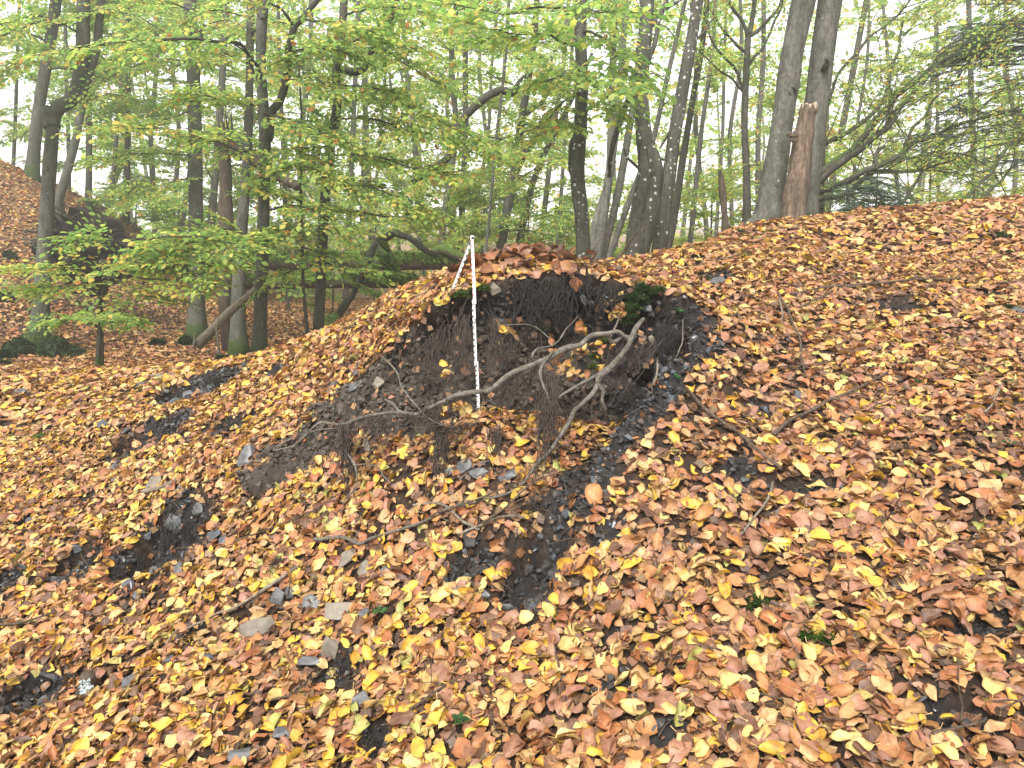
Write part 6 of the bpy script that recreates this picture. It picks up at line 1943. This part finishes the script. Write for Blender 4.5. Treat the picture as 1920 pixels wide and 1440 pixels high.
log('fallen_branch', 'dark bent branch leaning left of the propped mossy bough', [(704, 455, 12, 8.8), (692, 485, 13, 8.8), (678, 515, 12, 8.8), (664, 548, 12, 8.7), (640, 582, 13, 8.7), (632, 600, 12, 8.7)], 'beech_dark', 10, 0.2, 6, LG, cat='branch')
log('hung_limb', 'long hooked limb hanging across the middle of the wood', [(772, 342, 9, 9.0), (810, 318, 13, 9.0), (848, 285, 12, 9.0), (862, 235, 14, 9.0), (885, 205, 15, 9.0), (915, 180, 16, 9.0), (940, 170, 15, 9.0), (962, 174, 13, 9.0), (972, 155, 8, 9.0), (985, 140, 4, 9.0)], 'beech_dark', 10, 0.12, 7, cat='branch', n=60)
# the torn-up root plate
pc = P(136, 474, 10.8)
pl = thing('root_plate', 'dark upturned root plate of earth on the left hillside', 'root plate', np.array([pc[0], pc[1], gz(pc[0], pc[1])]))
rr = np.random.default_rng(5)
th = np.linspace(0, 2 * pi, 40, endpoint=False)
mb = MB()
ringsV = []
for k, f in enumerate(np.linspace(0.02, 1, 14)):
    R = f * (1 + 0.22 * vnoise(np.cos(th) * 2, np.sin(th) * 2, 3, 8) + 0.1 * vnoise(np.cos(th) * 6, np.sin(th) * 6, 3, 9))
    x = np.cos(th) * R * 0.66
    z = np.sin(th) * R * 0.62
    y = -0.22 * (1 - f ** 2) + 0.2 * fbm(x * 6, z * 6, f, 12, 3) + 0.25 * f * f
    ringsV.append(pc + np.stack([x, y, z], 1))
V = np.concatenate(ringsV)
k = np.arange(14 * 40).reshape(14, 40)
mb.add(V, np.stack([k[:-1], np.roll(k[:-1], -1, 1), np.roll(k[1:], -1, 1), k[1:]], -1).reshape(-1, 4))
V2 = ringsV[-1] + np.array([0, 0.45, 0])
mb.add(np.vstack([ringsV[-1], V2]), [[i, (i + 1) % 40, 40 + (i + 1) % 40, 40 + i] for i in range(40)])
mb.build('earth', M['void_earth'], pl)
for q in range(44):
    a = rr.uniform(-0.6, pi + 0.6)
    c = pc + np.array([math.cos(a) * 0.42, 0.0, math.sin(a) * 0.45])
    dv = unit(np.array([math.cos(a), rr.normal(-0.2, 0.3), math.sin(a)]))
    bp = branch_path(c, dv, rr.uniform(0.15, 0.5), rr, 0.3, 8, 0.35)
    mb = MB()
    tube(mb, bp, np.linspace(rr.uniform(0.012, 0.03), 0.004, 8), 6, 0.2, 12, q)
    mb.build('broken_root', M['beech_dark'], pl)


def moss_boulder(label, px, py, wpx, d, seed, name='mossy_boulder', hgt=1.0):
    rr = np.random.default_rng(seed)
    c = P(px, py, d)
    c[2] = gz(c[0], c[1])
    R = wpx * d / F / 2
    th = np.linspace(0, 2 * pi, 24, endpoint=False)
    ph = np.linspace(-0.3, pi / 2, 9)
    bx = np.stack([np.outer(np.cos(ph), np.cos(th)), np.outer(np.cos(ph), np.sin(th)), np.outer(np.sin(ph), np.ones(24))], -1)
    R_ = 1 + 0.3 * fbm(bx[..., 0] * 1.5 + seed, bx[..., 1] * 1.5, bx[..., 2] * 1.5, seed, 3)
    V = c + bx * np.array([R, R, R * hgt]) * R_[..., None]
    k = np.arange(9 * 24).reshape(9, 24)
    mb = MB()
    col = np.array([0.016, 0.03, 0.006])
    mb.add(V.reshape(-1, 3), np.stack([k[:-1], np.roll(k[:-1], -1, 1), np.roll(k[1:], -1, 1), k[1:]], -1).reshape(-1, 4), col=col)
    n = 900
    q = unit(rr.normal(0, 1, (n, 3))); q[:, 2] = np.abs(q[:, 2])
    R2 = 1 + 0.3 * fbm(q[:, 0] * 1.5 + seed, q[:, 1] * 1.5, q[:, 2] * 1.5, seed, 3)
    p = c + q * np.array([R, R, R * hgt]) * R2[:, None]
    side = unit(np.cross(q, rr.normal(0, 1, (n, 3))))
    hh = rr.uniform(0.02, 0.05, (n, 1))
    Vt = np.stack([p - side * hh * 0.5, p + side * hh * 0.5, p + q * hh * 0.6 + side * 0.01], 1).reshape(-1, 3)
    mb.add(Vt, T=np.arange(3 * n).reshape(-1, 3), col=np.repeat(np.array([0.02, 0.04, 0.008]) * rr.uniform(0.4, 2.0, (n, 1)), 3, 0))
    tag(mb.build(name, M['moss'], loc=c), label, 'boulder', 'mossy boulders and roots in the valley')


moss_boulder('mossy boulder right of the crooked beech foot', 112, 655, 66, 8.8, 1)
moss_boulder('mossy boulder left of the crooked beech foot', 38, 648, 58, 8.9, 2)
moss_boulder('small mossy stone at the left edge of the valley', 10, 665, 34, 8.4, 3)
moss_boulder('tiny mossy stone in front of the left boulders', 8, 688, 20, 7.8, 4)
moss_boulder('mossy stone at the left edge of the hillside', 0, 530, 36, 10.8, 5)
moss_boulder('small mossy stone in the valley leaves', 288, 592, 26, 9.8, 6)
moss_boulder('mossy hump beside the moss skirted trunk', 345, 580, 30, 9.9, 7)
moss_boulder('mossy root hump under the fork trunk', 415, 640, 24, 8.6, 8)
moss_boulder('green mossy stone near the end of the lower log', 530, 600, 22, 9.5, 9)
moss_boulder('dark mossy knob left on the hillside', 8, 420, 24, 12.5, 10)

# ------------------------------------------------------------------ trees farther back
BG = 'trees farther back in the wood'
rr0 = np.random.default_rng(99)
bgt = [  # px at eye level, width px, depth, lean px over 400 px of height, warmth, label
    (205, 9, 19, 18, 0.35, 'thin grey stem in the gap beyond the left hill'), (200, 12, 22, 25, 0.2, 'bluish far stem leaning right beyond the left hill'), (290, 11, 21, 4, 0.3, 'slim far trunk left of the moss skirted tree'), (325, 9, 25, -6, 0.35, 'far thin trunk behind the moss skirted tree'), (345, 11, 16, 14, 0.45, 'dark stem close left of the moss skirted trunk'),
    (398, 14, 15, 6, 0.5, 'grey trunk between the moss skirted tree and the snag'), (452, 10, 18, 10, 0.5, 'far stem behind the fork trunk'), (535, 10, 17, -4, 0.6, 'far stem behind the ear limbed beech'), (562, 12, 20, 6, 0.6, 'far trunk between the slim beeches'), (655, 11, 18, -5, 0.6, 'far trunk right of the dark leaning beech'),
    (700, 9, 22, 8, 0.7, 'thin far trunk above the propped bough'), (745, 8, 24, -3, 0.7, 'slender far stem left of the hung limb'), (783, 13, 16, 2, 0.6, 'dark trunk left of the hooked limb'), (833, 15, 14, 8, 0.55, 'straight dark trunk just behind the hooked limb'), (866, 14, 15, 14, 0.6, 'trunk leaning right behind the hooked limb'), (890, 9, 19, 10, 0.7, 'thin trunk right of the hooked limb'),
    (918, 6, 12, 12, 0.6, 'wand thin stem left of the leaning middle tree'), (1020, 11, 20, 30, 0.6, 'far stem leaning right in the middle'), (1050, 9, 23, 10, 0.55, 'far stem left of the speckled trunk'), (1300, 10, 11, 20, 0.6, 'slim stem right of the leaning lichen trunk, farther back'), (1322, 12, 15, 4, 0.6, 'pale far trunk right of the lichen group'), (1345, 8, 18, 10, 0.7, 'thin far trunk in the bright gap'),
    (1372, 10, 13, 6, 0.65, 'grey stem left of the goblet tree'), (1422, 12, 14, 4, 0.6, 'grey stem right of the goblet tree'), (1440, 8, 19, 12, 0.6, 'far stem behind the twin trunks'), (1600, 8, 16, 10, 0.75, 'far stem right of the twin trunks'), (1690, 9, 18, -8, 0.8, 'far stem among the sweeping limbs'), (1760, 8, 20, 6, 0.85, 'thin far stem right of the sweeping limbs'), (1830, 11, 15, -10, 0.8, 'stem near the right edge in yellow leaves'), (1900, 10, 17, 8, 0.85, 'stem at the right edge'), (2020, 10, 16, 8, 0.8, 'stem beyond the right edge'), (-60, 12, 18, 6, 0.3, 'trunk beyond the left edge'), (20, 8, 20, 4, 0.25, 'thin far stem at the left edge on the skyline'), (130, 10, 20, -4, 0.25, 'far trunk between the hillside trees')]
for k, (px, w, d, lean, wm, lab) in enumerate(bgt):
    lean = lean * 1.5 + rr0.normal(0, 16)
    w = w * rr0.uniform(0.7, 1.05)
    bow = rr0.normal(0, 6)
    x0, y0, _ = P(px, 420, d)
    pts = [(px - lean * 0.5, 560, w * 1.15), (px - lean * 0.2, 460, w * 1.05), (px, 400, w), (px + lean * 0.5 + bow, 250, w * 0.92), (px + lean * 0.9 - bow, 100, w * 0.85), (px + lean * 1.3, -80, w * 0.7), (px + lean * 1.8, -320, w * 0.4)]
    nb = 15 if 250 < px < 1000 else (12 if px < 250 else (9 if px < 1250 else 6))
    make_tree('far_tree', lab, pts, d, 'far_bark', BG, 7, 0.15, auto=(nb, 1.2 if px < 1000 else 1.6, 0.33 * d + 1.5, 0.7, 0.13 * d, 7, 0.25), warm=wm, seed=200 + k, lsize=0.0052 * d, leaf=QUAD, scale=0.07 * d, twigs=1)
make_tree('leaning_tree', 'dark tree leaning right in the middle distance with forked top', [(938, 470, 19), (950, 400, 17), (965, 320, 16), (975, 250, 15), (985, 180, 14), (996, 110, 13), (1004, 40, 12), (1015, -150, 8)], 12.5, 'beech_dark', BG, 10, 0.2,
          limbs=[([(968, 320, 12.5), (985, 285, 12.5), (1010, 240, 12.5), (1030, 210, 12.5), (1048, 205, 12.5)], 0.06, 0.04, 4), ([(975, 300, 12.4), (1000, 270, 12.4), (1012, 255, 12.3), (1030, 225, 12.3)], 0.05, 0.03, 3), ([(980, 220, 12.5), (1010, 195, 12.5), (1040, 165, 12.4), (1057, 150, 12.3)], 0.04, 0.02, 3)],
          auto=(14, 1.5, 5.5, 0.8, 1.6, 6, 0.3), warm=0.55, seed=300, leaf=QUAD, lsize=0.075, twigs=1)
make_tree('leaning_tree', 'thinner tree leaning parallel right of the middle one', [(968, 480, 14), (985, 400, 13), (1000, 340, 12), (1020, 290, 11), (1040, 250, 10), (1075, 180, 8), (1110, 100, 6)], 13.5, 'beech_dark', BG, 9, 0.2, auto=(12, 1.2, 4.5, 0.8, 1.6, 6, 0.3), warm=0.5, seed=301, leaf=QUAD, lsize=0.08, twigs=1)
SH = 'pale undergrowth bushes in the valley'
for k, (px, py, d, wm, sz, lab) in enumerate([(1040, 470, 11.5, 0.1, 1.0, 'pale green bush left of the speckled trunk'), (985, 450, 13, 0.25, 1.1, 'pale green bush behind the leaf heap'), (1080, 430, 14, 0.2, 1.3, 'bluish green bush behind the speckled trunk'), (900, 450, 14, 0.8, 1.2, 'yellow leaved bush behind the ruler'), (845, 420, 15, 0.85, 1.3, 'yellow bush behind the hooked limb'), (620, 560, 8.6, 0.1, 0.5, 'low green bush right of the dark leaning beech'), (700, 430, 14, 0.75, 1.3, 'yellow green bush above the logs'),
                                              (540, 440, 14, 0.5, 1.3, 'green bush behind the ear limbed beech'), (330, 430, 15, 0.2, 1.4, 'green bush behind the moss skirted trunk'), (250, 420, 17, 0.2, 1.4, 'green bush below the left gap'), (480, 400, 17, 0.55, 1.5, 'yellow green bush behind the fork trunk'), (1330, 400, 12, 0.7, 1.2, 'yellow bush in the bright gap right of the lichen trunks'), (1290, 440, 10, 0.6, 0.9, 'low bush at the ridge right of the lichen trunks'), (1420, 390, 11, 0.6, 1.0, 'bush behind the left twin trunk'), (1640, 350, 10, 0.85, 1.2, 'yellow bush among the sweeping limbs'), (1740, 340, 10, 0.9, 1.2, 'yellow bush right of the sweeping limbs'), (1840, 330, 9.5, 0.9, 1.2, 'yellow bush near the right edge'), (1930, 330, 10, 0.9, 1.2, 'yellow bush at the right edge'), (1180, 430, 12, 0.5, 1.3, 'pale bush behind the double trunk')]):
    c = P(px, py, d)
    hw = 60 / d * 12 * sz
    g = gz(c[0], c[1])
    make_tree('bush', lab, [(px, py + 120, 5), (px + 3, py + 40, 4), (px + 5, py - 20, 3), (px + 8, py - 80, 2)], d, 'far_bark', SH, 5, 0.0, auto=(8, max(0.1, c[2] - g - 0.8), c[2] - g + 1.0, 0.5 * sz, 1.1 * sz, 6, 0.15), warm=wm, seed=400 + k, lsize=0.0056 * d, leaf=QUAD, scale=0.07 * d * min(sz, 1), twigs=1, cat='bush')

# far wood, one mass of leaves and thin stems
rr = np.random.default_rng(77)
fw, ft = MB(), MB()
nC = 800
ang = rr.uniform(-0.85, 0.85, nC)
dist = rr.uniform(24, 46, nC)
cx, cy = np.sin(ang) * dist, np.cos(ang) * dist
cz = gz(cx, cy) + rr.uniform(0, 1, nC) ** 1.25 * 0.42 * dist
# the hill on the left keeps its bright skyline, gaps stay elsewhere too
keep = (vnoise(cx * 0.16, cy * 0.16, cz * 0.28, 3) > -0.2) & ~((ang < -0.5) & (rr.random(nC) < 0.6))
for x, y, z, dd in zip(cx[keep], cy[keep], cz[keep], dist[keep]):
    n = 55
    q = rr.normal(0, 1, (n, 3)) * np.array([1.6, 1.6, 0.55])
    bake(fw, QUAD, np.array([x, y, z]) + q, unit(rr.normal(0, 1, (n, 3)) * np.array([1, 1, 0.4])), unit(rr.normal(0, 0.5, (n, 3)) + np.array([0, 0, 1])), rr.uniform(0.18, 0.4, n), hue(n, float(np.clip(0.55 + 0.3 * vnoise(x * 0.2, y * 0.2, 0, 5), 0, 1)), rr))
tag(fw.build('far_woodland', M['leaf'], smooth=False), 'pale yellow green foliage mass of the far wood', 'woodland', kind='stuff')
for k in range(34):
    a, dd = rr.uniform(-0.8, 0.8), rr.uniform(22, 48)
    b = np.array([math.sin(a) * dd, math.cos(a) * dd, 0])
    b[2] = gz(b[0], b[1]) - 0.2
    h = rr.uniform(9, 16)
    tube(ft, np.array([b, b + np.array([rr.normal(0, 0.4), 0, h * 0.5]), b + np.array([rr.normal(0, 0.9), 0, h])]), [rr.uniform(0.06, 0.14), 0.07, 0.03], 6, cap=False)
tag(ft.build('far_trunks', M['far_bark']), 'thin far trunks fading into the bright wood', 'woodland', kind='stuff')

# ------------------------------------------------------------------ haze volume that pales the distance
hm, hnt, hb = new_mat('haze_air')
hnt.nodes.remove(hb)
pv = hnt.nodes.new('ShaderNodeVolumePrincipled')
pv.inputs['Color'].default_value = (0.95, 0.97, 0.96, 1)
pv.inputs['Density'].default_value = 0.0045
pv.inputs['Anisotropy'].default_value = 0.2
hnt.links.new(pv.outputs[0], hnt.nodes['Material Output'].inputs['Volume'])
mb = MB()
X0, X1, Y0, Y1, Z0, Z1 = -560, 560, -40, 720, float(GZ.min()) - 1.0, 19.0
Vb = [(x, y, z) for z in (Z0, Z1) for x, y in ((X0, Y0), (X1, Y0), (X1, Y1), (X0, Y1))]
mb.add(np.array(Vb), [[0, 3, 2, 1], [4, 5, 6, 7], [0, 1, 5, 4], [1, 2, 6, 5], [2, 3, 7, 6], [3, 0, 4, 7]])
tag(mb.build('haze', hm, smooth=False), 'thin bright haze filling the wood', 'haze', kind='stuff')
